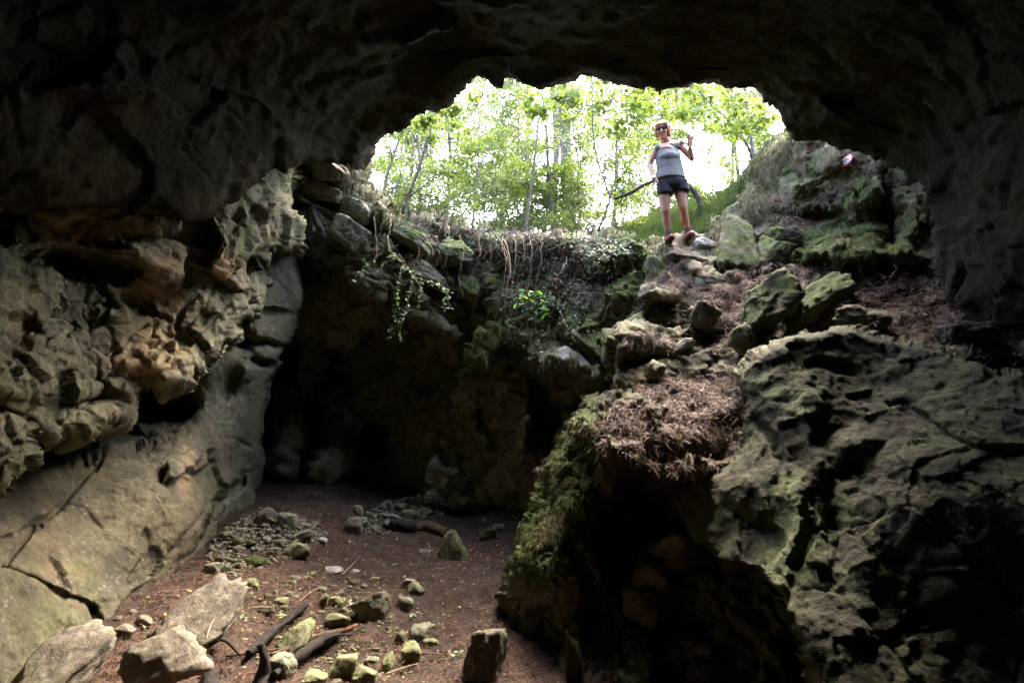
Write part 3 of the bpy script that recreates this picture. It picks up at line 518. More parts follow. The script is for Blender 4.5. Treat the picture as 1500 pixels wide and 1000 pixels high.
ST_=[ # px,py,w,h,label,mat,kwargs
 (661,795,56,62,'upright pointed grey green stone standing on the needle floor beside the log','stone_green',dict(pt=.93,depth=30,planes=8,seed=4,tilt=4,sub=5)),
 (622,807,18,9,'small pale stone lying just left of the pointed stone','stone_white',dict(seed=5)),
 (546,887,62,40,'flat topped grey block with a dark mossy front in the middle of the floor','stone_dark',dict(seed=6,planes=4,sub=5,tilt=8)),
 (519,835,16,9,'small whitish chip right of the flat pinkish white slab','stone_white',dict(seed=8,tilt=-20)),
 (596,851,25,12,'flat purplish grey stone leaning on a rounded green one','stone_white',dict(seed=9,tilt=25,depth=20,dy=-.03)),
 (607,860,30,22,'rounded greenish stone under the flat purplish one','stone_green',dict(seed=10)),
 (593,882,28,20,'mottled grey green stone touching the flat topped block','stone',dict(seed=11)),
 (613,927,34,28,'pale grey green stone with a dark underside above the square green stone','stone',dict(seed=12)),
 (602,957,34,34,'square cut yellowish green stone low in the middle of the floor','stone_green',dict(seed=13,planes=5)),
 (586,934,20,20,'dull small stone left of the pale grey green one','stone_dark',dict(seed=14)),
 (630,940,26,14,'flat green flecked stone right of the pale grey green one','stone_green',dict(seed=15)),
 (711,958,74,84,'large dark block with a grey cap beside the mossy pillar','stone_dark',dict(seed=16,planes=6,sub=5,rough=.07)),
 (490,909,46,22,'broad yellow green stone just left of the flat topped block','stone_green',dict(seed=18)),
 (463,933,16,14,'little yellow green stone between the leaning one and the log','stone_green',dict(seed=19)),
 (498,978,48,38,'bright green lumpy stone at the bottom beside the thick log','stone_green',dict(seed=20)),
 (531,990,44,26,'low green stone cut by the bottom edge of the photo','stone_green',dict(seed=21)),
 (565,968,22,36,'tall mottled green stone near the bottom edge','stone_green',dict(seed=22,pt=.3)),
 (543,966,26,11,'thin pale slab beside the tall mottled green stone','stone',dict(seed=23)),
 (404,975,52,40,'rough grey green stone in front of the black stump','stone',dict(seed=24,sub=5)),
 (455,994,42,20,'flat green stone under the thick log at the bottom','stone_green',dict(seed=25)),
 (472,878,17,24,'upright small greenish stone left of the flat topped block','stone_green',dict(seed=26)),
 (490,880,22,15,'small angular yellow green stone by a seedling','stone_green',dict(seed=27)),
 (409,880,24,12,'wedge shaped yellow green stone on the left of the floor','stone_green',dict(seed=28)),
 (399,866,18,12,'small grey green stone behind the wedge shaped one','stone',dict(seed=29)),
 (381,892,46,12,'long low grey stone at the tip of the buff slab','stone',dict(seed=30,depth=16)),
 (421,869,14,10,'little round stone right of the wedge shaped one','stone',dict(seed=31)),
 (515,768,29,27,'rounded grey boulder standing at the alcove mouth','stone_brown',dict(seed=32,planes=30)),
 (523,747,17,17,'round yellow green stone on top of the rubble behind the rounded boulder','stone_green',dict(seed=33,planes=30)),
 (532,760,12,11,'tiny pale yellow stone touching the rounded grey boulder','stone_white',dict(seed=34)),
 (431,808,42,23,'long yellowish block at the front of the left rubble heap','stone_green',dict(seed=35,planes=5,tilt=12)),
 (440,785,36,19,'flat pale green slab on the left rubble heap','stone',dict(seed=36,tilt=5,depth=26)),
 (445,770,22,13,'small pale block on top of the flat pale green slab','stone',dict(seed=37,planes=5)),
 (418,762,28,28,'grey green angular boulder topping the left rubble heap','stone',dict(seed=38)),
 (387,754,34,28,'round grey boulder against the foot of the left wall','stone_brown',dict(seed=39,planes=26)),
 (471,792,16,13,'lone pinkish stone right of the left rubble heap','stone_white',dict(seed=40)),
 (400,807,20,14,'buff stone low in the left rubble heap','stone_brown',dict(seed=41)),
 (372,822,44,16,'mossy long stone along the front of the left rubble heap','stone_moss',dict(seed=42,depth=22)),
 (714,781,28,22,'small moss covered boulder right of the pointed stone','stone_moss',dict(seed=43)),
 (730,772,20,12,'pale slab resting behind the small moss covered boulder','stone',dict(seed=44)),
 (709,760,9,9,'tiny white pebble right of the pointed stone','stone_white',dict(seed=45)),
 (209,908,30,14,'narrow pale stone wedged under the left wall','stone_brown',dict(seed=50,tilt=-30)),
 (174,925,36,22,'dull stone in the dark gap left of the large boulder','stone_brown',dict(seed=51)),
 (308,832,22,22,'pale stone at the near end of the left rubble heap','stone',dict(seed=52)),
 (365,853,24,20,'yellowish wedge behind the tip of the buff slab','stone_green',dict(seed=53,tilt=30)),
 (1045,985,110,56,'dark reddish brown boulder at the bottom under the hollow','stone_brown',dict(seed=54,pt=.4,sub=5,depth=80)),
 (842,960,46,90,'thin mossy stub of rock standing before the pillar','stone_moss',dict(seed=55,pt=.5,sub=5,depth=40)),
 (388,790,16,12,'small grey stone in the middle of the left rubble heap','stone',dict(seed=56)),
 (497,935,16,9,'pale sliver of stone by the thick log','stone_white',dict(seed=57)),
 (499,878,12,9,'small bright white pebble on the needles near the flat topped block','stone_white',dict(seed=58,at=None)),
 (547,848,18,8,'flat green stone in the centre of the needle floor','stone_green',dict(seed=59)),
 (577,826,14,7,'small flat stone between the log and the purplish one','stone',dict(seed=60)),
 (582,742,24,15,'grey stone on the crest of the right rubble heap','stone',dict(seed=61)),
 (566,737,18,16,'rounded stone at the left of the right rubble crest','stone_green',dict(seed=62)),
 (618,750,30,14,'long greenish stone ending the right rubble heap','stone_green',dict(seed=63,tilt=15)),
 (598,752,24,16,'lumpy green stone in front of the right rubble heap','stone_green',dict(seed=64)),
 (575,757,22,13,'grey stone low in the right rubble heap','stone',dict(seed=65)),
 (640,700,52,56,'pale leaning block among rubble under the rear wall','stone',dict(seed=66,tilt=38,sub=5,planes=7,depth=40,at=7.8)),
 (672,716,40,44,'stacked rounded rock right of the pale leaning block','stone_dark',dict(seed=67,sub=5,at=7.7)),
]
def unit_(a): return a/np.linalg.norm(a)
def slab(cx,cy,len_,wid,ang,label,mat='stone',seed=0,th=.3,nrm=(.1,-.55,.83),at=None,lift=.0,name='stone',cat='stone',sub=5,rough=.06,planes=10,pt=0):
    b=V(cx,cy,at) if at else hit(cx,cy+wid*.45)[0]; n=unit_(np.array(nrm,float)); im=np.array([math.cos(math.radians(ang)),0,0])+math.sin(math.radians(ang))*np.array([0,-ST,CT])
    vw=unit_(np.array(b)); 
    def onplane(d): # the in-plane vector that looks like direction d
        s=-(d@n)/(vw@n); return unit_(d+vw*s)
    u=onplane(im); w=np.cross(n,u); pj=lambda a: np.linalg.norm(a-vw*(a@vw)); m=mpp(b)
    L_=min(len_*m/pj(u),len_*m*1.9); W_=min(wid*m/max(pj(w),.3),wid*m*1.9); T=th*min(L_,W_)
    v,f=stone_vf(seed+1000,(L_,W_,T),sub,planes,rough,0,pt); v=v@np.stack([u,w,n])
    o=mk(name,v,f,M[mat],None,True); c=np.array(V(cx,cy,b.y if not at else at))
    if not at:
        c=np.array(b)+np.array([0,-ST,CT])*wid*.45*m*.6
    o.location=(c+n*(T*.1+lift)).tolist(); tag(o,label,cat); OCC.append((cx,cy,max(len_,wid)*.7)); return o
for px,py,w_,h_,lb,mt,kw in ST_:
    stone(px,py,w_,h_,lb,mt,**kw)
slab(284,912,165,78,36,'long buff grey slab slanting beside the left wall','stone_brown',46,.5,(.25,-.62,.75),name='boulder',cat='boulder',rough=.1,planes=12,lift=.05)
slab(240,968,118,84,26,'large buff boulder with a yellow rim at the bottom left','stone_brown',48,.6,(.2,-.65,.73),name='boulder',cat='boulder',rough=.08,lift=.12)
slab(86,975,150,100,46,'broad smooth buff boulder in the bottom left corner','stone_brown',49,.5,(.45,-.5,.73),name='boulder',cat='boulder',rough=.06,lift=.1)
slab(440,932,64,34,52,'long yellow green stone leaning by the dark logs','stone_green',17,.5,(-.2,-.7,.68),lift=.03)
slab(488,833,30,12,3,'flat pinkish white slab lying alone on brown needles','stone_white',7,.3,(.1,-.5,.85))
# boulders and blocks of the path
BL=[
 (1032,362,34,22,'cracked pale slab at the woman\'s left foot','stone_white',dict(seed=72,planes=6,at=6.3,tilt=-28,depth=30)),
 (1046,378,30,16,'flat pale slab between the cracked one and the tall mossy boulder','stone_white',dict(seed=73,planes=6,at=6.3,tilt=-20,depth=30)),
 (920,372,72,52,'rounded mossy boulder at the top of the ivy','stone_moss',dict(seed=74,planes=22,sub=5,at=6.45)),
 (934,408,32,12,'pale flat stone sticking out below the rounded mossy boulder','stone_white',dict(seed=75,at=6.2,depth=40)),
 (912,455,62,56,'mottled mossy block in the middle of the rock mass','stone_moss',dict(seed=79,planes=7,sub=5,at=6.15,tilt=-10)),
 (948,432,20,32,'upright pale chip beside the path litter','stone',dict(seed=80,at=5.95,pt=.4)),
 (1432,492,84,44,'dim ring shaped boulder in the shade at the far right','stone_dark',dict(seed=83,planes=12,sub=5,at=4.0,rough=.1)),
 (1004,508,40,16,'pale broken stone half buried in the path litter','stone_white',dict(seed=84,at=5.05,tilt=24)),
 (962,545,30,34,'grey upright stone where the path meets the ledge','stone',dict(seed=85,at=4.85,tilt=-15)),
 (1035,470,44,34,'small rough block half way up the path','stone_dark',dict(seed=86,planes=7,at=5.2,tilt=-20)),
 (1045,420,58,26,'grey step of rock on the upper path','stone',dict(seed=87,planes=7,at=5.75,tilt=-18,depth=50)),
 (1010,385,70,22,'smooth grey brown step just below the woman','stone_brown',dict(seed=88,planes=7,at=6.1,tilt=-14,depth=60)),
 (960,400,30,46,'narrow mossy rock left of the path','stone_moss',dict(seed=89,at=6.1)),
 (1092,500,36,44,'mossy rock under the left side of the big dark boulder','stone_moss',dict(seed=90,at=4.7,tilt=20)),
 (1128,398,24,20,'brown stone in litter by the dark faced boulder','stone_brown',dict(seed=91,at=5.8)),
 (1240,372,170,62,'long moss draped ledge rock below the bank','stone_moss',dict(seed=92,planes=9,sub=5,at=5.75,tilt=-6,depth=70,rough=.1)),
 (1168,352,70,44,'mossy hump left of the long ledge rock','stone_moss',dict(seed=93,planes=12,sub=5,at=5.95,rough=.1)),
 (478,246,60,30,'upper weathered block under the left end of the opening','stone_brown',dict(seed=94,planes=6,sub=5,at=6.8,tilt=-10)),
 (470,278,64,26,'second weathered block from the top left of the opening','stone_brown',dict(seed=95,planes=6,sub=5,at=7.0,tilt=-14)),
 (522,306,56,36,'pale weathered block directly under the left corner of the opening','stone',dict(seed=96,planes=6,sub=5,at=7.35,tilt=-16)),
 (508,345,60,44,'greenish flat faced block over the alcove','stone',dict(seed=97,planes=5,sub=5,at=7.15,tilt=-24,depth=34)),
 (450,328,36,60,'dark narrow block at the head of the alcove','stone_dark',dict(seed=98,planes=7,sub=5,at=7.15,tilt=20)),
]
B_=dict(name='boulder',cat='boulder')
slab(1080,362,62,84,8,'tall mossy boulder standing right of the woman','stone_moss',71,.75,(-.35,-.8,.5),at=6.2,rough=.1,**B_)
slab(1132,380,64,70,60,'dark faced angular boulder with a pale edge on the upper path','stone_moss',70,.8,(-.2,-.85,.45),at=6.05,rough=.11,planes=7,**B_)
slab(926,512,58,78,-62,'pale domed boulder on the left edge of the path','stone_moss',76,.8,(-.45,-.6,.65),at=5.5,rough=.09,planes=9,**B_)
slab(872,500,72,44,-42,'tilted lichen spotted slab over the dark crack','stone_moss',77,.5,(-.3,-.75,.6),at=6.0,planes=6,**B_)
slab(846,534,72,24,-34,'long bare pale stone sloping below the ivy','stone_white',78,.7,(-.2,-.7,.65),at=6.0,**B_)
slab(1128,452,96,84,28,'big dark mossy boulder below the litter shelf','stone_moss',81,.8,(-.55,-.65,.5),at=4.98,rough=.13,planes=7,**B_)
slab(1200,448,110,62,28,'brownish slab leaning right of the big dark mossy boulder','stone_moss',82,.7,(-.1,-.75,.65),at=5.05,rough=.12,planes=8,**B_)
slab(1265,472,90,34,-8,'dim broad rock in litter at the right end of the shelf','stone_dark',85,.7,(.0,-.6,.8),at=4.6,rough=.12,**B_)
slab(606,350,66,30,-22,'mossy lip rock above the vines','stone_moss',110,.7,(-.1,-.85,.5),at=7.3,rough=.12,planes=7,**B_)
slab(668,372,60,34,-14,'mossy lip rock left of the moss curtain','stone_moss',111,.7,(0,-.85,.5),at=7.35,rough=.12,planes=7,**B_)
slab(628,405,70,30,-28,'grey green block hanging behind the vines','stone_dark',112,.7,(-.1,-.9,.4),at=7.3,rough=.12,planes=6,**B_)
slab(690,425,46,30,-10,'small dark block beside the top of the moss curtain','stone_moss',113,.7,(0,-.9,.4),at=7.4,rough=.12,planes=6,**B_)
for px,py,w_,h_,lb,mt,kw in BL:
    stone(px,py,w_,h_,lb,mt,name='boulder' if max(w_,h_)>40 else 'stone',cat='boulder' if max(w_,h_)>40 else 'stone',sink=0,**kw)
# counted small stones: the heaps and the scatter
PROT={m:[mk('stone',*stone_vf(300+i,(1,.9,.7),3,12),M[m],None,True,link=False) for i in range(6)] for m in ('stone','stone_green','stone_brown','stone_white')}
def scatter(n,poly,smin,smax,mats,group,label,seed,pile=0.0):
    r=random.Random(seed); xs=[p[0] for p in poly]; ys=[p[1] for p in poly]; k=0; tries=0
    while k<n and tries<n*40:
        tries+=1; x=r.uniform(min(xs),max(xs)); y=r.uniform(min(ys),max(ys))
        if sdist(np.array([x]),np.array([y]),poly)[0][0]<0: continue
        s=smin+(smax-smin)*r.random()**2.2
        if any(math.hypot(x-a,(y-b)*1.6)<(s+c)*(.42) for a,b,c in OCC): continue
        p,_=hit(x,y); m=mpp(p); m_=r.choice(mats); src=r.choice(PROT[m_]); o=bpy.data.objects.new('stone',src.data); COL.objects.link(o)
        q=s*m; o.scale=(q*r.uniform(.8,1.25),q*r.uniform(.8,1.2),q*r.uniform(.6,1.1)); o.rotation_euler=(r.uniform(-.4,.4),r.uniform(-.4,.4),r.uniform(0,6.3)); o.location=(p.x,p.y,p.z+q*.03+pile*r.random()*q)
        tag(o,label,'stone',group); OCC.append((x,y,s)); k+=1
scatter(84,[(300,838),(306,800),(340,770),(378,745),(410,752),(450,765),(462,790),(440,812),(395,822),(350,838)],7,19,['stone','stone','stone_brown','stone_green'],'small stones of the left rubble heap','small angular stone in the rubble heap at the foot of the left wall',1,.5)
scatter(14,[(528,775),(536,752),(560,738),(610,726),(640,738),(640,752),(600,768),(560,778)],7,17,['stone','stone','stone_green'],'small stones of the right rubble heap','small stone in the rubble heap at the right side of the alcove mouth',2,.5)
scatter(5,[(610,728),(635,680),(668,660),(700,700),(700,745),(640,752)],7,20,['stone','stone_brown'],'stones piled under the rear wall','dull stone piled against the rear wall right of the alcove',3,.3)
scatter(46,[(345,880),(370,850),(450,840),(520,840),(560,860),(560,905),(500,930),(420,900),(380,905)],5,18,['stone_green','stone','stone_green'],'small stones on the left of the needle floor','small pale green stone strewn over needles on the left of the floor',4)
scatter(6,[(440,800),(700,770),(730,830),(720,930),(600,1000),(540,1000),(560,850)],4,9,['stone','stone_white','stone_green'],'pebbles on the needle floor','tiny stone chip among the brown needles of the floor',5)
scatter(14,[(380,1000),(400,950),(470,950),(560,945),(600,990),(600,1000)],7,18,['stone_green','stone'],'small stones along the bottom edge','small green stone between the logs and the bottom edge',6)
scatter(5,[(140,1000),(150,910),(200,890),(240,890),(200,1000)],8,22,['stone_brown'],'stones in the gap by the left wall','brown stone in the gap between the left wall and the big boulders',7)
scatter(5,[(980,560),(1090,540),(1090,640),(930,640),(900,600)],4,9,['stone','stone_white'],'chips on the needle ledge','small grey chip among the needles of the ledge',8)
scatter(6,[(940,365),(1040,360),(1150,410),(1090,450),(1000,480),(960,420)],5,14,['stone','stone_brown'],'chips on the upper path','small grey chip in the litter of the upper path',9)

def gravel(n,poly,smin,smax,mat,seed):
    r=np.random.default_rng(seed); b=Mb(); xs=[p[0] for p in poly]; ys=[p[1] for p in poly]; D_,F_=ICO1; k=0
    while k<n:
        x=r.uniform(min(xs),max(xs)); y=r.uniform(min(ys),max(ys))
        if sdist(np.array([x]),np.array([y]),poly)[0][0]<0: k+=.2; continue
        p,_=hit(x,y); q=r.uniform(smin,smax)*mpp(p)*.5; v=D_*(1+.25*r.normal(size=(len(D_),1)))*q*np.array([1,.9,.7])*r.uniform(.7,1.3,3); b.add(v+np.array(p)+[0,0,q*.3],np.concatenate([F_,F_[:,2:]],1)); k+=1
    tag(b.build('rubble',M[mat],smooth=False),kind='stuff')
ICO1=icodirs(2)
gravel(900,[(296,845),(306,800),(340,770),(378,745),(410,752),(470,765),(480,790),(440,818),(395,828),(350,845)],3,7,'stone',1)
gravel(420,[(525,780),(536,752),(560,738),(610,726),(680,720),(660,752),(600,770),(560,785)],3,7,'stone',2)
gravel(480,[(335,880),(370,850),(480,835),(560,860),(620,1000),(380,1000),(350,930)],2,6,'stone_green',3)
gravel(160,[(480,860),(640,780),(720,800),(720,930),(640,1000)],2,4,'stone_white',4)
# ================================================================ logs and branches
M['charred']=plain('wet_black_wood',(.03,.02,.014),.75,.2,40,1.0,(.008,.006,.004))
M['logbark']=plain('brown_bark',(.13,.07,.035),.85,.2,16,.6,(.03,.018,.01))
M['rotwood']=plain('orange_rotten_wood',(.24,.085,.03),.9,.2,26,.9,(.07,.03,.015))
M['twig']=plain('pale_dry_twig',(.27,.20,.14),.85,.2,30,.2,(.22,.16,.11))
M['brown_twig']=plain('brown_twig',(.16,.10,.065),.85,.2,30,.2)
def fl(px,py,up=0.0):
    p,_=hit(px,py); return [p.x,p.y,p.z+up]
def log(name,label,cat,pts,rad,mat,end=None,noise=.25,seg=12,bark=True,stubs=()):
    pts=np.array(pts); c=pts.mean(0); root=empty(name,c.tolist(),label,cat)
    sp=smoothpath(pts,60); r=np.interp(np.linspace(0,1,len(sp)),np.linspace(0,1,len(rad)),rad)
    b=Mb(); v,f=tube(sp,r,24,noise*2.4,int(c[0]*10)+5); b.add(v-c,f)
    b.build('trunk' if bark else 'stem',M[mat],root)
    if end:
        d=sp[-1]-sp[-3]; d/=np.linalg.norm(d); e=np.array([sp[-1]-d*.02,sp[-1]+d*.05,sp[-1]+d*.14]); v,f=tube(e,[r[-1]*.95,r[-1]*.8,.008],8,.5,3); b=Mb(); b.add(v-c,f); b.build('broken_end',M[end],root)
    for k,s in enumerate(stubs):
        b=Mb(); v,f=tube(smoothpath(s,8),[.02]*0 or np.linspace(.018,.006,len(smoothpath(s,8))),6,.3,k); b.add(v-c,f); b.build('branch',M[mat],root)
    return root
log('log','short dark log lying behind the pointed stone','log',[fl(570,777,.06),fl(592,778,.06),fl(606,777,.055)],[.075,.085,.07],'charred',noise=.25)
log('log','curved brown log end meeting the pointed stone','log',[fl(607,776,.05),fl(630,776,.06),fl(655,787,.04)],[.055,.065,.05],'logbark')
log('log','straight black branch pointing at the left wall','log',[fl(362,968,.05),fl(400,937,.06),fl(432,908,.05),fl(450,896,.06)],[.022,.028,.026,.015],'charred')
log('log','thick black log with an orange rotten end','log',[fl(400,1006,.07),fl(432,980,.07),fl(468,956,.07),fl(500,938,.06)],[.028,.034,.03,.022],'charred','rotwood',stubs=[[fl(468,960,.08),fl(490,952,.1),fl(515,944,.07)]])
log('log','thin brown branch lying along the thick black log','branch',[fl(396,965,.03),fl(430,958,.05),fl(470,945,.06),fl(505,930,.04)],[.015,.02,.02,.012],'logbark',seg=8)
log('stump','black stump standing at the bottom by the rough stone','stump',[fl(388,1010,-.05),fl(385,995,.02),(np.array(fl(384,1000))+[0,0,.16]).tolist(),(np.array(fl(380,1000))+[-.01,0,.23]).tolist()],[.06,.055,.045,.035],'charred',noise=.3)
log('log','black forked root in front of the buff boulders','root',[list(V(303,1030,3.55)),list(V(304,985,3.72)),list(V(298,960,3.85)),list(V(280,938,4.0)),list(V(258,924,4.15)),list(V(250,922,4.25))],[.07,.06,.05,.042,.035,.02],'charred',noise=.25,stubs=[[fl(303,975,.13),fl(325,965,.12),fl(352,970,.04)]])
for k,(pts,rd,mt,lb) in enumerate([
 ([fl(296,1000,.25),fl(306,968,.24),fl(320,952,.2),fl(352,956,.1)],.005,'twig','thin pale bent twig arching before the black root'),
 ([fl(500,845,.02),fl(517,830,.03),fl(528,818,.03)],.005,'twig','thin straight twig beside the flat pinkish slab'),
 ([fl(437,885,.02),fl(455,872,.03),fl(470,862,.02)],.005,'twig','thin twig left of the yellow green stones'),
 ([fl(330,965,.02),fl(420,956,.04),fl(470,930,.04)],.009,'logbark','long brown stick crossing below the straight black branch'),
 ([fl(565,992,.02),fl(590,985,.03),fl(612,976,.02)],.006,'twig','pale twig at the bottom near the square green stone'),
 ([fl(800,982,.03),fl(820,970,.05),fl(845,985,.03)],.006,'brown_twig','brown twig at the foot of the mossy stub')]):
    p=smoothpath(pts,14); c=p.mean(0); v,f=tube(p,np.linspace(rd,rd*.6,len(p)),6,.2,k); b=Mb(); b.add(v-c,f); o=b.build('twig',M[mt]); o.location=c.tolist(); tag(o,lb,'twig')
# ================================================================ litter, grass, moss: uncountable stuff on the surfaces
def sample(names,n,weight,zmin=-2,seed=0,filt=None):
    r=np.random.default_rng(seed); Pn=[];Nn=[];Wt=[]
    for nm in names:
        Vv,Ff,al,am=ATT[nm]; a,b,c,d=(Vv[Ff[:,k]] for k in range(4))
        nr=np.cross(c-a,d-b); ar=np.linalg.norm(nr,axis=1); nr=nr/np.maximum(ar,1e-9)[:,None]
        nr*=np.where(nr[:,2:3]<0,-1,1) if nm.startswith(('cave_floor','forest')) else np.where(((nr*-(a+c)/2).sum(1))<0,-1,1)[:,None]
        w_=ar*weight(al[Ff[:,0]],am[Ff[:,0]],nr,(a+c)/2); 
        if filt is not None: w_=w_*filt((a+c)/2)
        Pn.append((a,b,c,d)); Nn.append(nr); Wt.append(w_)
    a,b,c,d=(np.concatenate([q[k] for q in Pn]) for k in range(4)); nr=np.concatenate(Nn); w_=np.concatenate(Wt)
    cum=np.cumsum(w_); i=np.searchsorted(cum,r.random(n)*cum[-1]).clip(0,len(w_)-1)
    u=r.random((n,1)); v=r.random((n,1)); p=(a[i]*(1-u)+b[i]*u)*(1-v)+(d[i]*(1-u)+c[i]*u)*v
    return p,nr[i]
def unit(a): return a/np.maximum(np.linalg.norm(a,axis=-1,keepdims=True),1e-9)
def ribbons(p,dirn,nrm,ln,wd,curl,lift,r,taper=(1,1,.5),sag=0.0):
    """curved three-section ribbons; dirn along, nrm roughly across the face"""
    n=len(p); dirn=unit(dirn); side=unit(np.cross(dirn,nrm)); bend=side*(r.normal(size=(n,1))*curl)+nrm*(r.normal(size=(n,1))*curl*.5)
    mid=p+dirn*ln[:,None]*.5+bend*ln[:,None]*.5; end=p+dirn*ln[:,None]+nrm*(lift*ln)[:,None]+np.array([0,0,-1])*(sag*ln)[:,None]
    w_=(side*.8+nrm*r.normal(size=(n,1))*.4)*wd[:,None]*.5
    v=np.stack([p-w_*taper[0],p+w_*taper[0],mid-w_*taper[1],mid+w_*taper[1],end-w_*taper[2],end+w_*taper[2]],1).reshape(-1,3)
    o=np.arange(n)[:,None]*6; f=np.concatenate([o+[0,1,3,2],o+[2,3,5,4]])
    return v,f
def rim_dirs(n,r): a=r.random(n)*2*math.pi; return np.stack([np.cos(a),np.sin(a),0*a],-1)
def tang(nr,r):
    d=r.normal(size=nr.shape); return unit(d-nr*(d*nr).sum(1,keepdims=True))
M['needle']=leaf_mat('dry_needles',(.036,.016,.010),(.085,.036,.021),(.20,.10,.055),0,.7)
M['needle_pale']=leaf_mat('grey_brown_needles',(.058,.028,.019),(.135,.072,.05),(.30,.195,.14),0,.7)
M['litterleaf']=leaf_mat('fallen_leaves',(.09,.04,.018),(.18,.095,.04),(.46,.36,.13),.15,.7)
M['moss_tuft']=leaf_mat('moss_fronds',(.05,.045,.012),(.10,.115,.02),(.24,.21,.07),.2,.8)
M['grass']=leaf_mat('long_grass',(.025,.05,.018),(.045,.075,.03),(.09,.115,.055),.3,.7)
M['drygrass']=leaf_mat('dry_grass',(.07,.065,.03),(.14,.125,.06),(.26,.23,.13),.25,.75)
r=np.random.default_rng(11)
def inwin(q): return (q[:,1]>2.9)&(q[:,1]<9.6)&(q[:,0]>-4.2)&(q[:,0]<2.6)
# needles over the cave floor
FL=FLOOR.name
p,nr=sample([FL],52000,lambda al,am,n_,q:(.25+sst(-.25,.35,fbm(q,1.4,3,71)))*np.clip(6/q[:,1],.5,1.6)**2,filt=lambda q:inwin(q)*sst(-3.3,-2.2,q[:,0]+.15*(q[:,1]-4)),seed=1)
d=tang(nr,r); ln=r.uniform(.05,.12,len(p)); v,f=ribbons(p+nr*.004+nr*r.random((len(p),1))*.012,d,nr,ln,np.full(len(p),.0034),.28,.06*r.random(len(p)),r)
tag(mk('pine_needles',v,f,M['needle']),kind='stuff')
NMS={o:o.name for o in (L0,L1,L2,L5,L7,L8,L10,L11,L13,L15)}
# thick needles on the ledge and the shelf
lw=lambda al,am,n_,q: sst(.12,.72,al+.42*fbm(q,3,4,72))*(np.clip(n_[:,2],0,1)+.18)
p,nr=sample([L10.name,L13.name,L11.name,L7.name,L5.name],56000,lw,seed=2)
d=tang(nr,r)+np.array([0,-.15,-.35]); ln=r.uniform(.05,.13,len(p)); v,f=ribbons(p+nr*.004+nr*r.random((len(p),1))*.02,d,nr,ln,np.full(len(p),.0034),.30,.05*r.normal(size=len(p)),r,sag=.12)
tag(mk('pine_needles',v,f,M['needle_pale']),kind='stuff')
# fallen leaves and chips
p,nr=sample([FL,L10.name,L11.name],4200,lambda al,am,n_,q: np.clip(al,0,1)*np.clip(n_[:,2],0,1)*np.clip(6/q[:,1],.5,1.6),filt=inwin if 0 else (lambda q:(q[:,1]>2.9)&(q[:,1]<9)&(q[:,0]>-2.8)&(q[:,0]<4.5)),seed=3)
def leaves(p,nr,size,r,tiltv=.5,asp=.55,fold=.25,droop=0.0):
    n=len(p); nn=unit(nr+r.normal(size=(n,3))*tiltv); d=unit(tang(nn,r)+np.array([0,0,-droop])); s=unit(np.cross(d,nn)); L_=size[:,None]
    a=p; b=p+d*L_*.5+s*L_*asp*.5+nn*L_*fold*.3; c=p+d*L_; e=p+d*L_*.5-s*L_*asp*.5+nn*L_*fold*.3
    v=np.stack([a,b,c,e],1).reshape(-1,3); o=np.arange(n)[:,None]*4
    return v,np.concatenate([o+[0,1,2],o+[0,2,3]])
v,f=leaves(p+nr*.012,nr,r.uniform(.018,.045,len(p)),r,.35); tag(mk('fallen_leaves',v,f,M['litterleaf']),kind='stuff')
# moss fronds on pillar, bank, curtain and ledges
mw=lambda al,am,n_,q: sst(.16,.42,am+.22*fbm(q,4,4,73))
p,nr=sample([L13.name,L7.name,L11.name,L5.name,L8.name],34000,mw,seed=4)
d=nr*.7+np.array([0,0,-.9])+r.normal(size=p.shape)*.45; v,f=ribbons(p,d,nr,r.uniform(.012,.04,len(p)),np.full(len(p),.006),.2,0*r.random(len(p)),r,(1,.9,.3),.2)
tag(mk('moss',v,f,M['moss_tuft']),kind='stuff')
def picks(n,poly,seed):
    rr=random.Random(seed); xs=[a[0] for a in poly]; ys=[a[1] for a in poly]; out=[];nn=[]
    while len(out)<n:
        x=rr.uniform(min(xs),max(xs)); y=rr.uniform(min(ys),max(ys))
        if sdist(np.array([x]),np.array([y]),poly)[0][0]>0:
            h_=hit(x,y)
            if h_[0].length<10: out.append(list(h_[0])); nn.append(list(h_[1]))
            else: out.append([0,50,-20]); nn.append([0,0,1])
    a=np.array(out); b=np.array(nn); m=a[:,1]<20; return a[m],b[m]
# hanging moss and rootlets of the curtain and along edges
p,nr=picks(1500,[(690,470),(745,420),(745,500),(722,535),(700,555),(680,555),(676,520)],5)
v,f=ribbons(p+nr*.02,np.array([0,0,-1.])+.25*r.normal(size=p.shape),nr,r.uniform(.04,.14,len(p)),np.full(len(p),.004),.25,0*r.random(len(p)),r,(1,.8,.3))
tag(mk('hanging_moss',v,f,M['moss_tuft']),kind='stuff')
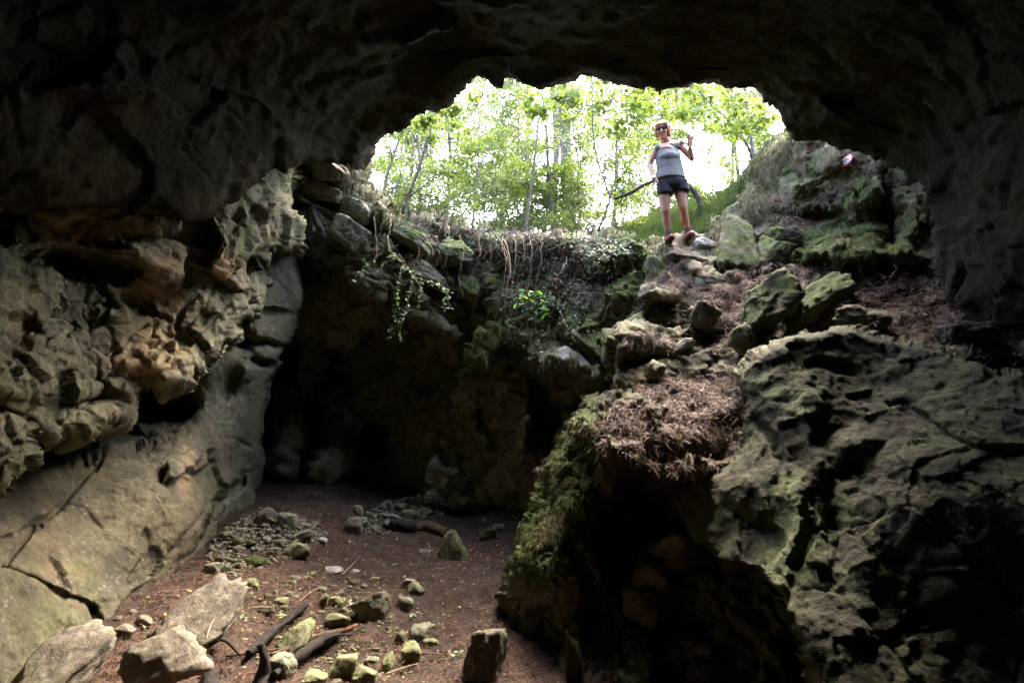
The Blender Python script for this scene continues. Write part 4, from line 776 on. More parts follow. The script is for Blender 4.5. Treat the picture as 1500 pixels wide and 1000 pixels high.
# grass behind the woman and on the bank
xs=r.uniform(.7,4.6,30000); ys=r.uniform(6.55,10,30000); zs=ground_full(xs,ys); p=np.stack([xs,ys,zs],-1)
k=(sdist(xs,ys,HOLE)[0]<0)&~((xs>1.3)&(xs<2.45)&(ys<6.95)); p=p[k]; n=len(p)
d=np.array([0,0,1.])+.35*r.normal(size=p.shape)+np.array([-.1,-.35,0]); v,f=ribbons(p,d,np.tile([0,-1.,.2],(n,1)),r.uniform(.12,.34,n),np.full(n,.011),.2,.25*r.random(n),r,(1,.8,.1),.25)
tag(mk('grass',v,f,M['grass']),kind='stuff')
def tuft_grass(poly,n,seed,ln=(.1,.3),mat='drygrass',wd=.007,name='dry_grass',fwd=(-.3,-.4,-.25),sag=.55):
    p,nr=picks(n,poly,seed); n=len(p); d=nr*.5+np.array(fwd)+.35*r.normal(size=p.shape)
    v,f=ribbons(p,d,nr,r.uniform(*ln,n),np.full(n,wd),.25,0*r.random(n),r,(1,.8,.15),sag); return tag(mk(name,v,f,M[mat]),kind='stuff')
tuft_grass([(1080,300),(1100,255),(1128,205),(1165,190),(1160,230),(1130,270),(1110,310)],1700,6,(.08,.22),wd=.005)
tuft_grass([(570,318),(700,348),(860,348),(860,358),(700,362),(580,335)],900,19,(.06,.2),'grass',wd=.006,name='grass',sag=.4,fwd=(0,-.3,.4))
tuft_grass([(1040,330),(1062,310),(1070,370),(1048,395)],500,7,(.1,.3),wd=.006)
tuft_grass([(880,345),(975,350),(985,400),(950,420),(930,370)],900,8,(.06,.16),'grass',wd=.006,name='grass',sag=.3,fwd=(0,-.2,.6))
tuft_grass([(1085,290),(1120,285),(1180,300),(1150,330),(1085,320)],900,9,(.08,.2),wd=.005)
tuft_grass([(500,235),(545,245),(600,320),(580,340),(530,290)],800,10,(.1,.3),wd=.005)
tuft_grass([(890,640),(960,660),(1060,660),(1050,700),(930,730),(880,720)],900,12,(.03,.11),'needle_pale',wd=.004,name='hanging_roots',fwd=(0,-.1,-.6),sag=.4)
tuft_grass([(840,560),(900,600),(860,760),(760,820),(800,680)],1200,13,(.03,.1),'moss_tuft',wd=.005,name='hanging_moss')
tuft_grass([(850,840),(900,860),(950,940),(900,990),(850,990)],900,14,(.06,.2),'needle_pale',wd=.004,name='hanging_roots',fwd=(0,-.1,-.4),sag=.3)
tuft_grass([(750,380),(880,370),(900,470),(820,560),(740,520)],1500,15,(.05,.2),'drygrass',wd=.004,name='hanging_roots',fwd=(0,-.2,-.7),sag=.3)
tuft_grass([(1180,210),(1360,230),(1370,350),(1180,360)],1300,16,(.03,.1),'drygrass',wd=.006,name='dry_moss',fwd=(-.2,-.2,-.4),sag=.3)

# dry brush: tangled stems along the rim
def tangle(name,polypx,n,seed,mat,rad=(.002,.006),ln=(.2,.6),up=.3):
    rr=np.random.default_rng(seed); p,nr=picks(n,polypx,seed); b=Mb()
    for k in range(len(p)):
        d=unit(nr[k]*.8+np.array([rr.normal()*.8,-.2,rr.normal()*.6+up])); L_=rr.uniform(*ln); q=[p[k]]
        for j in range(5):
            d=unit(d+rr.normal(size=3)*.45+np.array([0,0,-.22])); q.append(q[-1]+d*L_/5)
        R=rr.uniform(*rad); v,f=tube(q,np.linspace(R,R*.5,6),4,0,0,False); b.add(v,f)
    return tag(b.build(name,M[mat]),kind='stuff')
tangle('dry_brush',[(560,305),(640,325),(760,345),(850,340),(840,375),(700,375),(600,345)],300,20,'brown_twig',(.002,.005),(.12,.45),.4)
tangle('dry_brush',[(740,350),(900,345),(880,430),(760,440)],170,21,'brown_twig',(.0015,.004),(.15,.5),.1)
tangle('dry_brush',[(1085,280),(1180,300),(1170,335),(1090,330)],110,22,'twig',(.0015,.004),(.12,.4),.2)
tangle('dry_brush',[(900,570),(1080,540),(1060,660),(900,660)],70,23,'brown_twig',(.0015,.003),(.1,.3),.1)
tangle('dry_brush',[(960,390),(1100,420),(1060,500),(960,490)],130,24,'twig',(.0015,.003),(.1,.3),.1)
tangle('dry_brush',[(1150,400),(1400,380),(1420,500),(1200,470)],120,25,'brown_twig',(.002,.006),(.15,.5),.1)

# ================================================================ hanging plants
M['ivyleaf']=leaf_mat('ivy_leaves',(.035,.065,.022),(.07,.12,.045),(.19,.27,.13),.2,.55)
M['vineleaf']=leaf_mat('pale_vine_leaves',(.16,.26,.10),(.27,.38,.18),(.4,.5,.3),.45,.4)
M['brightleaf']=leaf_mat('fresh_green_leaves',(.16,.38,.03),(.25,.5,.06),(.38,.6,.12),.5,.4)
def ivy(label,poly,n,seed,size=(.022,.045),stems=30):
    p,nr=picks(n,poly,seed); rr=np.random.default_rng(seed)
    c=p.mean(0); root=empty('ivy_plant',c.tolist(),label,'ivy')
    k=fbm(p,5,3,seed)>-.25+.25*rr.normal(size=len(p)); p=p[k]; nr=nr[k]
    v,f=leaves(p+nr*rr.uniform(.02,.10,(len(p),1)),nr*.6+np.array([0,-.4,.6]),rr.uniform(*size,len(p)),rr,.4,.8,.2,.3)
    mk('foliage',v-c,f,M['ivyleaf'],parent=root); b=Mb()
    for j in range(stems):
        q=[p[rr.integers(len(p))]+np.array([0,-.03,0])]
        for s in range(7): q.append(q[-1]+np.array([rr.normal()*.03,rr.normal()*.015-.004,-.05]))
        v,f=tube(q,.003,4,0,0,False); b.add(v-c,f)
    b.build('stem',M['brown_twig'],root)
ivy('dense small leaved ivy draped over the middle rock mass',[(745,365),(800,350),(880,350),(925,360),(905,400),(870,430),(850,470),(790,480),(745,450)],2300,31)
ivy('dark ivy patch at the foot of the woman by the rounded boulder',[(868,345),(930,345),(925,372),(880,385),(850,375)],700,32)
ivy('thin ivy trailing over the crack right of the ivy mass',[(825,440),(865,440),(870,500),(840,510)],140,33,stems=8)
ivy('long ivy trailing down the right side of the moss curtain',[(735,350),(760,350),(765,440),(745,500),(735,430)],420,36,stems=14)
ivy('ivy fringe along the rim above the dark alcove',[(590,330),(740,345),(735,390),(620,365)],420,37,(.02,.04),14)
ivy('sparse ivy on the bare rock below the bright leaves',[(740,430),(820,450),(800,530),(745,510)],200,34,stems=10)
ivy('sparse green creeper on the greenish block over the alcove',[(480,330),(560,320),(700,360),(690,420),(600,400),(500,370)],240,35,(.02,.035),10)
def vine(label,strands,nl,seed,mat='vineleaf',size=(.03,.055),rad=.0035,cat='vine',name='hanging_vine',stemmat='twig',step=.05):
    rr=np.random.default_rng(seed); S_=[smoothpath(P(*np.array(s,float).T),20) for s in strands]; c=S_[0][0]; root=empty(name,c.tolist(),label,cat); b=Mb(); pp=[]
    for s in S_:
        v,f=tube(s,np.linspace(rad,rad*.5,len(s)),5); b.add(v-c,f)
        L_=np.concatenate([[0],np.cumsum(np.linalg.norm(np.diff(s,axis=0),axis=1))]); m=int(L_[-1]/step)
        for t in np.linspace(L_[-1]*.25,L_[-1],max(m,2)):
            q=np.array([np.interp(t,L_,s[:,k]) for k in range(3)])
            for _ in range(rr.integers(1,nl+1)): pp.append(q+rr.normal(size=3)*.018)
    b.build('stem',M[stemmat],root); pp=np.array(pp); v,f=leaves(pp,np.tile([0,-.35,1.],(len(pp),1)),rr.uniform(*size,len(pp)),rr,.45,.5,.2,.25); mk('foliage',v-c,f,M[mat],parent=root)
vine('hanging vine with pale leaves, left strand over the dark alcove',[[(567,345,7.1),(575,375,6.95),(590,385,6.9),(583,420,6.85),(580,450,6.85),(578,468,6.85)],[(560,370,7),(535,390,6.9),(515,412,6.9)],[(575,380,6.95),(560,385,6.9),(556,395,6.9)]],4,41)
vine('hanging vine with pale leaves, middle strand lowest over the alcove',[[(578,370,7),(592,388,6.9),(606,408,6.85),(598,440,6.85),(588,470,6.85),(580,466,6.85)],[(588,470,6.85),(575,480,6.85),(572,492,6.8)],[(588,472,6.85),(586,490,6.8),(590,500,6.8)],[(606,408,6.85),(615,420,6.85),(614,448,6.85)]],4,42)
vine('hanging vine with pale leaves, right strand ending near the moss curtain',[[(585,372,7),(608,405,6.9),(640,415,6.9),(655,430,6.85),(658,452,6.85)],[(655,430,6.85),(650,445,6.8),(652,455,6.8)],[(608,405,6.9),(620,428,6.85)]],4,43)
vine('bright green leafed shoot hanging before the ivy',[[(772,420,6.55),(765,438,6.45),(758,446,6.4)],[(772,425,6.55),(785,438,6.4),(792,450,6.4),(800,458,6.4)],[(772,425,6.5),(790,432,6.4),(796,434,6.4)]],3,44,'brightleaf',(.06,.10),.003,'plant','leafy_shoot','brown_twig',.045)
def root_(label,pts,rad=.005,mat='twig',name='hanging_root',cat='root'):
    p=smoothpath(P(*np.array(pts,float).T),22); p=p+.008*np.random.default_rng(int(pts[0][0])).normal(size=p.shape); c=p[0].copy(); v,f=tube(p,np.linspace(rad*.7,rad*.35,len(p)),5); b=Mb(); b.add(v-c,f); o=b.build(name,M[mat]); o.location=c.tolist(); tag(o,label,cat)
root_('long pale root, outermost of the bundle hanging left of the ivy',[(728,345,7.0),(740,372,6.7),(738,410,6.65),(730,450,6.6),(722,490,6.6)],.006)
root_('long pale root with a hooked tip reaching the bare rock',[(738,350,7.0),(748,390,6.6),(742,430,6.5),(738,455,6.5),(745,480,6.5),(740,500,6.5),(736,505,6.5)],.006)
root_('thin root between the long ones left of the ivy',[(735,350,7.0),(745,385,6.65),(740,440,6.55),(744,478,6.55)],.004)
root_('brown root arching over the top of the bundle',[(700,345,7.3),(720,352,6.9),(738,372,6.7),(742,400,6.6)],.006,'brown_twig')
root_('single pale root hanging over the dark wall above the vines',[(573,315,7.2),(571,335,7.0),(568,355,6.95),(570,368,6.95)],.006)
root_('pale root hanging at the middle of the rim',[(657,330,7.3),(658,345,7.1),(655,375,7.05),(652,392,7.05)],.005)
root_('thin root hanging down across the dark crack',[(820,455,6.3),(832,480,6.1),(840,495,6.0),(848,510,6.0)],.005)
root_('slender root dangling below the bright leaves',[(805,470,6.35),(798,500,6.3),(793,515,6.3)],.004)
root_('root crossing the lower ivy diagonally',[(832,378,6.6),(820,400,6.3),(808,415,6.3)],.005)
root_('thin root dangling from the needle ledge over the hollow',[(1040,668,4.0),(1036,690,3.95),(1020,705,3.95),(1014,722,3.95)],.004)
for k,(x0,x1,y1,lb) in enumerate([(752,757,470,'thin brown root hanging just right of the long pale ones'),(765,760,455,'short brown root at the left border of the ivy'),(775,778,520,'long thin root hanging down to the bare rock under the ivy'),(715,708,455,'thin root hanging left of the long pale ones'),(700,694,430,'brown root hanging over the top of the moss curtain'),(640,636,420,'thin brown root hanging beside the middle pale root'),(675,680,440,'curled brown root between the middle rim and the curtain'),(610,612,400,'thin rootlet hanging by the vines'),(790,786,500,'thin root hanging behind the bright leaves'),(845,850,470,'thin root hanging on the right side of the ivy'),(548,552,360,'thin root hanging from the left part of the rim'),(865,858,450,'brown root at the right border of the ivy')]):
    root_(lb,[(x0,345 if x0>600 else 318,7.25 if x0<740 else 6.9),(x0+4,372,6.95 if x0<740 else 6.55),((x0+x1)/2-5,(372+y1)/2,6.85 if x0<740 else 6.4),(x1,y1,6.8 if x0<740 else 6.3)],.0035,'brown_twig' if k%2 else 'twig')
tangle('dangling_rootlets',[(560,330),(700,350),(760,360),(740,420),(640,390)],110,27,'brown_twig',(.0012,.003),(.2,.6),-.6)
tangle('dangling_rootlets',[(690,350),(900,360),(880,460),(760,500),(700,460)],110,28,'brown_twig',(.001,.003),(.15,.6),-.6)
# seedlings on the floor
for px,py,lb in [(352,915,'two leaved seedling right of the buff slab'),(405,905,'low seedling patch by the straight black branch'),(505,888,'small seedling by the angular yellow green stone'),(607,905,'pale seedling above the pale grey green stone'),(668,963,'tiny bright seedling left of the large dark block'),(1090,640,'small green seedling on the needle ledge edge')]:
    b_=Vector(fl(px,py)); rr=np.random.default_rng(px); pp=np.array([[rr.normal()*.03,rr.normal()*.02,.02+.02*rr.random()] for _ in range(7)])
    v,f=leaves(pp,np.tile([0,-.3,1.],(7,1)),rr.uniform(.025,.045,7),rr,.3,.7); root=empty('seedling',b_,lb,'seedling'); mk('foliage',v,f,M['vineleaf'],parent=root)
    t=Mb()
    for q in pp[:4]: t.add(*tube([[0,0,-.01],q*.6,q],.0015,4))
    t.build('stem',M['brown_twig'],root)

# ================================================================ trees
M['bark']=plain('grey_bark',(.13,.105,.09),.9,.22,12,.5,(.05,.04,.032))
M['bark_dark']=plain('dark_bark',(.06,.043,.035),.9,.22,12,.5,(.025,.018,.015))
M['leaf_a']=leaf_mat('beech_green_leaves',(.06,.09,.02),(.09,.13,.033),(.14,.185,.055),.5,.6)
M['leaf_b']=leaf_mat('yellow_green_leaves',(.075,.11,.02),(.11,.155,.033),(.165,.21,.055),.55,.6)
M['leaf_c']=leaf_mat('dull_green_leaves',(.055,.08,.03),(.085,.115,.045),(.13,.16,.075),.45,.6)
def tree(name,label,trunks,clumps,mat,seed,leafsz=(.06,.10),nleaf=130,cr=.34,group=None,cat='tree',bark='bark',br=.006,flat=.45):
    """trunks: list of (points (px,py,Y), r0, r1); clumps: list of (px,py,Y) centres with spread, or boxes (x0,x1,y0,y1,Y0,Y1,n)"""
    rr=np.random.default_rng(seed); TS=[]
    for pts,r0,r1 in trunks: TS.append((smoothpath(P(*np.array(pts,float).T),18),r0,r1))
    c=TS[0][0][0].copy(); root=empty(name,c.tolist(),label,cat,group); b=Mb()
    for s,r0,r1 in TS:
        s=s+np.cumsum(rr.normal(size=s.shape)*.004,0); v,f=tube(s,np.linspace(r0,r1,len(s)),8,.12,seed); b.add(v-c,f)
    allp=np.concatenate([s[len(s)//4:] for s,_,_ in TS]); rad=np.concatenate([np.linspace(a,b_,len(s))[len(s)//4:] for s,a,b_ in TS])
    b.build('trunk',M[bark],root); CC=[]
    for q in clumps:
        if len(q)==3: CC.append(P(*q))
        else:
            for _ in range(q[6]): CC.append(P(rr.uniform(q[0],q[1]),rr.uniform(q[2],q[3]),rr.uniform(q[4],q[5])))
    bb=Mb(); LP=[];LN=[]
    for q in CC:
        dist=np.linalg.norm(allp-q,axis=1)+np.where(allp[:,2]>q[2],1.0,0)*.6; k=int(dist.argmin()); a=allp[k]
        mid=(a+q)/2+rr.normal(size=3)*.12+np.array([0,0,.06]); s=smoothpath([a,mid,q],8); v,f=tube(s,np.linspace(min(br*1.8,rad[k]*.8),br*.35,len(s)),4,0,0,False); bb.add(v-c,f)
        R=cr*rr.uniform(.6,1.25); ax=unit(rr.normal(size=3)*np.array([.5,.5,.2])+np.array([0,0,1.])); m=int(nleaf*rr.uniform(.6,1.3))
        for t in range(5):   # twigs
            e=q+unit(rr.normal(size=3)*np.array([1,1,flat]))*R; v,f=tube([q,(q+e)/2+rr.normal(size=3)*.02,e],[br*.35,br*.25,br*.12],3,0,0,False); bb.add(v-c,f)
            w_=rr.random((m//5,1))**.7; LP.append(q*(1-w_)+e*w_+rr.normal(size=(m//5,3))*R*.2*np.array([1,1,flat])); 
        LN.append(np.tile(ax,((m//5)*5,1)))
    bb.build('branches',M[bark],root)
    LP=np.concatenate(LP); LN=np.concatenate(LN); v,f=leaves(LP-c,LN,rr.uniform(*leafsz,len(LP)),rr,.55,.55,.2,.4); mk('crown',v,f,M[mat],parent=root)
GT='slender trees beyond the opening'
def box(x0,x1,y0,y1,Y0,Y1,n): return (x0,x1,y0,y1,Y0,Y1,n)
tree('tree','thin leaning tree at the left corner of the opening',[([(560,300,8.3),(566,262,8.4),(578,225,8.5),(592,180,8.6),(600,120,8.8),(605,20,9)],.028,.012),([(556,298,8.2),(585,262,8.5),(590,200,8.8),(600,120,9)],.014,.007)],[box(545,650,150,215,8.2,9.2,9),box(540,600,235,300,8.2,9,5),box(550,700,-60,120,8.4,10,8)],'leaf_b',1,(.05,.08),group=GT)
tree('tree','slanting dark stem rising right from the left rim',[([(590,312,8.1),(600,285,8.2),(612,255,8.3),(625,215,8.5),(642,150,8.7),(655,30,9)],.03,.014),([(600,290,8.2),(630,268,8.4),(660,250,8.6)],.012,.005),([(612,285,8.2),(650,288,8.3),(690,280,8.4)],.009,.004)],[box(600,700,150,300,8.3,9.4,9),box(600,740,-60,120,8.6,10,8)],'leaf_a',2,(.045,.075),group=GT,bark='bark_dark')
tree('tree','slender curved tree crossing the middle of the opening',[([(769,352,7.9),(771,320,8.0),(776,280,8.1),(783,220,8.2),(790,150,8.4),(792,40,8.6)],.024,.012),([(780,245,8.15),(765,200,8.3),(745,165,8.5),(735,120,8.6)],.010,.006)],[box(690,800,130,230,8.2,9.3,9),box(700,820,-80,100,8.4,10,9)],'leaf_a',3,(.045,.075),group=GT)
tree('tree','second slender tree just right of the middle',[([(812,335,8.9),(808,300,9),(803,250,9.1),(801,200,9.2),(795,150,9.3),(780,60,9.5)],.028,.014),([(801,200,9.2),(790,165,9.3),(775,130,9.4)],.014,.007)],[box(760,860,130,220,9,10.4,9),box(740,880,-60,100,9,11,8)],'leaf_c',4,(.05,.08),group=GT)
tree('tree','straight thin stem wrapped in dark ivy',[([(829,330,9.6),(826,280,9.7),(823,220,9.8),(822,160,9.9),(824,40,10)],.026,.02)],[box(800,900,120,200,9.6,10.8,8),(836,262,9.7),(838,258,9.6)],'leaf_a',5,(.05,.08),group=GT)
tree('tree','tall thick pale pine trunk far behind the middle',[([(835,345,15),(832,280,15),(828,200,15),(824,120,15),(820,-60,15.2)],.20,.16)],[box(760,900,-40,150,14,17,16)],'leaf_c',6,(.09,.15),nleaf=60,cr=.7,group=GT)
tree('tree','forked shrub tree with twisting pale stems left of the woman',[([(876,338,7.6),(884,320,7.6),(893,295,7.6),(890,275,7.6),(876,235,7.7),(870,190,7.8),(869,130,8.0),(868,40,8.2)],.018,.009),([(893,293,7.6),(902,265,7.7),(904,225,7.8),(907,185,7.9),(915,120,8.0)],.014,.007),([(882,325,7.6),(862,335,7.5),(850,345,7.4)],.01,.008),([(888,280,7.6),(885,240,7.8),(893,190,7.9),(890,130,8)],.010,.005)],[box(850,955,120,230,7.8,8.8,11),box(850,960,-60,100,8,9,8)],'leaf_b',7,(.045,.075),group=GT)
tree('tree','bent dark trunk arching low behind the woman',[([(1028,335,7.9),(1027,312,7.9),(1024,292,7.9),(1008,272,7.9),(985,262,7.9),(955,268,7.9),(925,283,7.9),(900,293,7.95)],.05,.022)],[box(890,930,270,310,7.9,8.4,3),box(1020,1060,290,320,8,8.4,2)],'leaf_a',8,(.045,.075),group=GT,bark='bark_dark')
tree('tree','arching branch tree sweeping down to the right of the woman',[([(1112,290,8.2),(1108,262,8.2),(1102,230,8.2),(1090,205,8.2),(1065,175,8.3),(1040,150,8.4),(1022,132,8.4),(990,90,8.6)],.028,.014),([(1040,150,8.4),(1010,160,8.4),(980,175,8.5),(960,185,8.6)],.014,.007)],[box(960,1050,120,180,8.2,9.2,8),box(1000,1130,-40,110,8.4,9.6,8)],'leaf_b',9,(.05,.08),group=GT,bark='bark_dark')
tree('tree','upright thin tree near the right corner of the opening',[([(1114,300,8.6),(1108,260,8.6),(1102,210,8.7),(1094,150,8.8),(1085,60,9),(1080,-40,9.1)],.035,.02)],[box(1060,1150,130,215,8.5,9.6,10),box(1050,1200,-60,110,8.6,10,8)],'leaf_b',10,(.05,.08),group=GT)
tree('tree','pale pinkish trunk in the glare right of the woman',[([(1086,320,11),(1083,270,11),(1078,215,11),(1074,150,11.1),(1070,40,11.2)],.045,.03)],[box(1040,1140,90,210,11,12.6,10)],'leaf_a',11,(.06,.1),group=GT)
tree('tree','grey trunk behind the leaves left of the thick pine',[([(812,345,13),(812,280,13),(815,200,13),(808,100,13.2),(805,0,13.2)],.09,.07)],[box(740,880,80,170,12.5,14.5,10)],'leaf_c',12,(.08,.12),cr=.5,group=GT)
for k,(lb,bx,pt) in enumerate([('leafy bough hanging in at the top left of the opening',(600,700,140,190,7.3,8,9),(640,60,7.6)),('leafy bough hanging in at the top middle of the opening',(770,860,118,165,7.2,8,9),(810,40,7.6)),('bright leafy bough hanging in above the twisting stems',(860,950,118,185,7.2,8,13),(900,40,7.6)),('bright leafy bough between the woman\'s head and the arching branch',(965,1060,120,165,7.2,8,8),(1010,40,7.6)),('leafy bough at the top right corner of the opening',(1070,1140,135,200,7.2,8,9),(1100,50,7.6))]):
    tree('bough',lb,[([pt,(pt[0]+6,(pt[1]+bx[2])/2,7.6),((bx[0]+bx[1])/2,bx[2]+5,7.6)],.016,.006)],[bx],'leaf_b',160+k,(.07,.13),nleaf=60,cr=.26,cat='bough')
for k,(lb,x,xt,Y) in enumerate([('thin sapling between the two left stems',615,600,10.5),('thin straight sapling left of the curved tree',690,702,11),('leaning thin sapling behind the curved tree',735,760,10),('thin pale sapling right of the ivied stem',850,838,10.5),('thin sapling behind the twisting pale stems',910,925,11.5),('thin sapling showing right beside the raised hand',1045,1030,12),('thin pale sapling at the left corner behind the leaning tree',548,575,11),('very thin sapling between curved tree and second slender tree',758,748,12),('thin sapling at the right corner behind the upright tree',1130,1118,11)]):
    tree('sapling',lb,[([(x,345,Y),((x+xt)/2+5,260,Y),(xt,170,Y+.1),(xt-6,60,Y+.2)],.022,.010),([((x+xt)/2+3,250,Y),((x+xt)/2+26,200,Y),((x+xt)/2+40,150,Y+.1)],.01,.005)],[box(min(x,xt)-40,max(x,xt)+40,110,300,Y-.6,Y+.8,10)],['leaf_b','leaf_c','leaf_a'][k%3],120+k,(.045,.08),nleaf=80,cr=.3,group='saplings beyond the opening')
for k,(lb,x,Y,h_,n_) in enumerate([('leafy bush right at the left corner of the rim',570,8.3,46,22),('fine leaved bush on the rim above the vines',640,8.3,50,24),('leafy bush on the rim left of the curved tree',715,8.4,55,26),('low bush on the rim between the two slender trees',795,8.3,48,22),('bush on the rim behind the ivy mass',850,8.1,50,20),('low bush beside the grass left of the woman',905,8.3,40,14)]):
    g_=(ground_z(np.array([P(x,330,Y)[0]]),np.array([Y]))[0]); yb=500-F*math.tan(math.atan(g_/Y)-TH)
    tree('bush',lb,[([(x+dx*.3,yb+8,Y),(x+dx*.7,yb-h_*.5,Y),(x+dx,yb-h_,Y)],.012,.005) for dx in (-22,-6,12,26)],[box(x-42,x+42,yb-h_-14,yb-4,Y-.4,Y+.5,n_)],['leaf_a','leaf_c','leaf_b'][k%3],80+k,(.03,.06),nleaf=70,cr=.2,cat='bush',group='bushes along the rim')
LB=['dense leafy thicket tree low behind the left part of the rim','far leafy tree behind the slanting dark stem','far leafy tree filling the gap left of the middle','low bushy tree behind the rim in the middle','far leafy tree behind the twisting pale stems','far pale leafy tree directly behind the woman','low bushy tree behind the woman\'s legs','far leafy tree in the glare right of the woman','bushy tree over the grass bank at the right','distant leafy tree high above the left corner','distant leafy tree high above the middle','distant leafy tree high above the woman','distant leafy tree high above the right corner','young leafy tree low at the left of the ivied stem']
BX=[(545,680,235,330,9.5,12,50),(590,720,150,280,12,16,50),(680,790,190,310,11,15,56),(690,850,260,338,9,12,56),(840,960,170,320,11,15,56),(920,1030,120,230,13,17,40),(900,1050,270,330,9.5,13,34),(1030,1110,130,240,13,17,16),(1060,1150,200,300,9,12,26),(540,660,100,240,14,19,44),(680,860,60,220,15,21,60),(900,1040,60,170,15,21,44),(1040,1180,60,190,14,19,40),(740,860,230,330,8.6,10,36)]
for k,(lb,bx) in enumerate(zip(LB,BX)):
    xm=(bx[0]+bx[1])/2; Ym=(bx[4]+bx[5])/2; s=Ym/11
    tree('tree',lb,[([(xm-5,352,Ym),(xm+4,(bx[2]+352)/2,Ym),(xm,bx[2]-40,Ym)],.05*s,.02*s)],[bx],['leaf_a','leaf_c','leaf_b','leaf_c','leaf_b','leaf_b','leaf_a','leaf_b','leaf_b','leaf_c','leaf_a','leaf_b','leaf_b','leaf_b'][k],40+k,(.05*s,.085*s),nleaf=190,cr=.42*s,group='leafy trees of the wood beyond',br=.008*s)
# ================================================================ the woman on the rim
YP=6.5
def Jp(px,py,dy=0.0): return P(px,py,YP+dy)
D3,F3=ICO[4]
def ball(c,r,rot=0):
    r=np.array([r]*3 if np.ndim(r)==0 else r); v=D3*r
    if rot: a=math.radians(rot); v=v@np.array([[math.cos(a),0,math.sin(a)],[0,1,0],[-math.sin(a),0,math.cos(a)]]).T
    return v+np.asarray(c),np.concatenate([F3,F3[:,2:]],1)
def caps(a,b,ra,rb,fl=1.0):
    """tapered limb with round ends"""
    a=np.asarray(a,float); b=np.asarray(b,float); d=b-a; L_=np.linalg.norm(d); d/=L_
    t=np.concatenate([np.linspace(-1,-.05,6)*0,[]]); pts=[];rad=[]
    for s in np.linspace(-90,0,6)[:-1]: pts.append(a+d*ra*math.sin(math.radians(s))*.98); rad.append(max(ra*math.cos(math.radians(s)),1e-4))
    for s in np.linspace(0,1,6): pts.append(a+(b-a)*s); rad.append(ra+(rb-ra)*s)
    for s in np.linspace(0,90,6)[1:]: pts.append(b+d*rb*math.sin(math.radians(s))*.98); rad.append(max(rb*math.cos(math.radians(s)),1e-4))
    v,f=tube(pts,rad,14); 
    return v,f
def fuse(name,parts,vox,mat,parent,origin,smooth=2,disp=None):
    b=Mb()
    for v,f in parts: b.add(v-origin,f)
    o=b.build(name+'_raw',None); 
    m=o.modifiers.new('r','REMESH'); m.mode='VOXEL'; m.voxel_size=vox; m.use_smooth_shade=True
    s=o.modifiers.new('s','SMOOTH'); s.factor=.5; s.iterations=smooth
    bpy.context.view_layer.update(); dg=bpy.context.evaluated_depsgraph_get(); me=bpy.data.meshes.new_from_object(o.evaluated_get(dg)); bpy.data.objects.remove(o)
    if disp is not None:
        n=len(me.vertices); co=np.empty(n*3,np.float32); no=np.empty(n*3,np.float32); me.vertices.foreach_get('co',co); me.vertices.foreach_get('normal',no)
        co=co.reshape(-1,3); no=no.reshape(-1,3); co=co+no*disp(co)[:,None].astype(np.float32); me.vertices.foreach_set('co',co.ravel()); me.update()
    me.polygons.foreach_set('use_smooth',np.ones(len(me.polygons),bool))
    me.name=name; me.materials.clear(); me.materials.append(mat); q=bpy.data.objects.new(name,me); COL.objects.link(q); q.parent=parent; return q
def skinmat():
    t=NT('skin'); co=t.n('ShaderNodeTexCoord').outputs['Object']; t.l(t.ramp(t.noise(14,4,.6,co),[(.3,(.34,.165,.10)),(.7,(.46,.24,.155))]),t.b.inputs['Base Color']); t.b.inputs['Roughness'].default_value=.5
    t.b.inputs['Subsurface Weight'].default_value=.1; t.b.inputs['Subsurface Radius'].default_value=(.01,.004,.002); return t.m
M['skin']=skinmat()
M['shirt']=plain('grey_jersey',(.175,.168,.16),.9,.3,12,.2,(.15,.145,.14)); M['shorts']=plain('dark_shorts_cloth',(.028,.03,.038),.85,.3,30,.15)
M['hair']=plain('ginger_blond_hair',(.62,.33,.15),.55,.25,34,.3,(.36,.16,.07)); M['shoe']=plain('coral_shoe',(.55,.10,.08),.6,.3,30,.1,(.32,.05,.05)); M['sole']=plain('dark_sole',(.05,.045,.045),.8); M['sock']=plain('grey_sock',(.10,.11,.12),.95)
M['lens']=plain('dark_lens',(.03,.022,.022),.3,.2,5,0); M['strap']=plain('red_cord',(.55,.06,.04),.7)
base=Jp(993,352,0); WO=base.copy()
wm=empty('person',WO.tolist(),'woman in grey sleeveless top, dark shorts and sunglasses waving from the rim','person')
hc=Jp(970,191,-.02)
sL,sR=Jp(961.5,219),Jp(996,213); eL,wL=Jp(951.5,242,.05),Jp(957,259,-.04); eR,wR=Jp(1013,232,-.03),Jp(1010.5,216,-.10)
hipL,hipR=Jp(972,276),Jp(996,273); kL,kR=Jp(975,309,-.03),Jp(1000,305,-.03); aL,aR=Jp(978.5,342,.02),Jp(1007.5,337,.02)
neck=Jp(977,211); chest=Jp(978.5,229); waist=Jp(981,250); pel=Jp(984,268)
sk=[]
X=np.array([1,0,0.]);Yv=np.array([0,1,0.]);Z=np.array([0,0,1.])
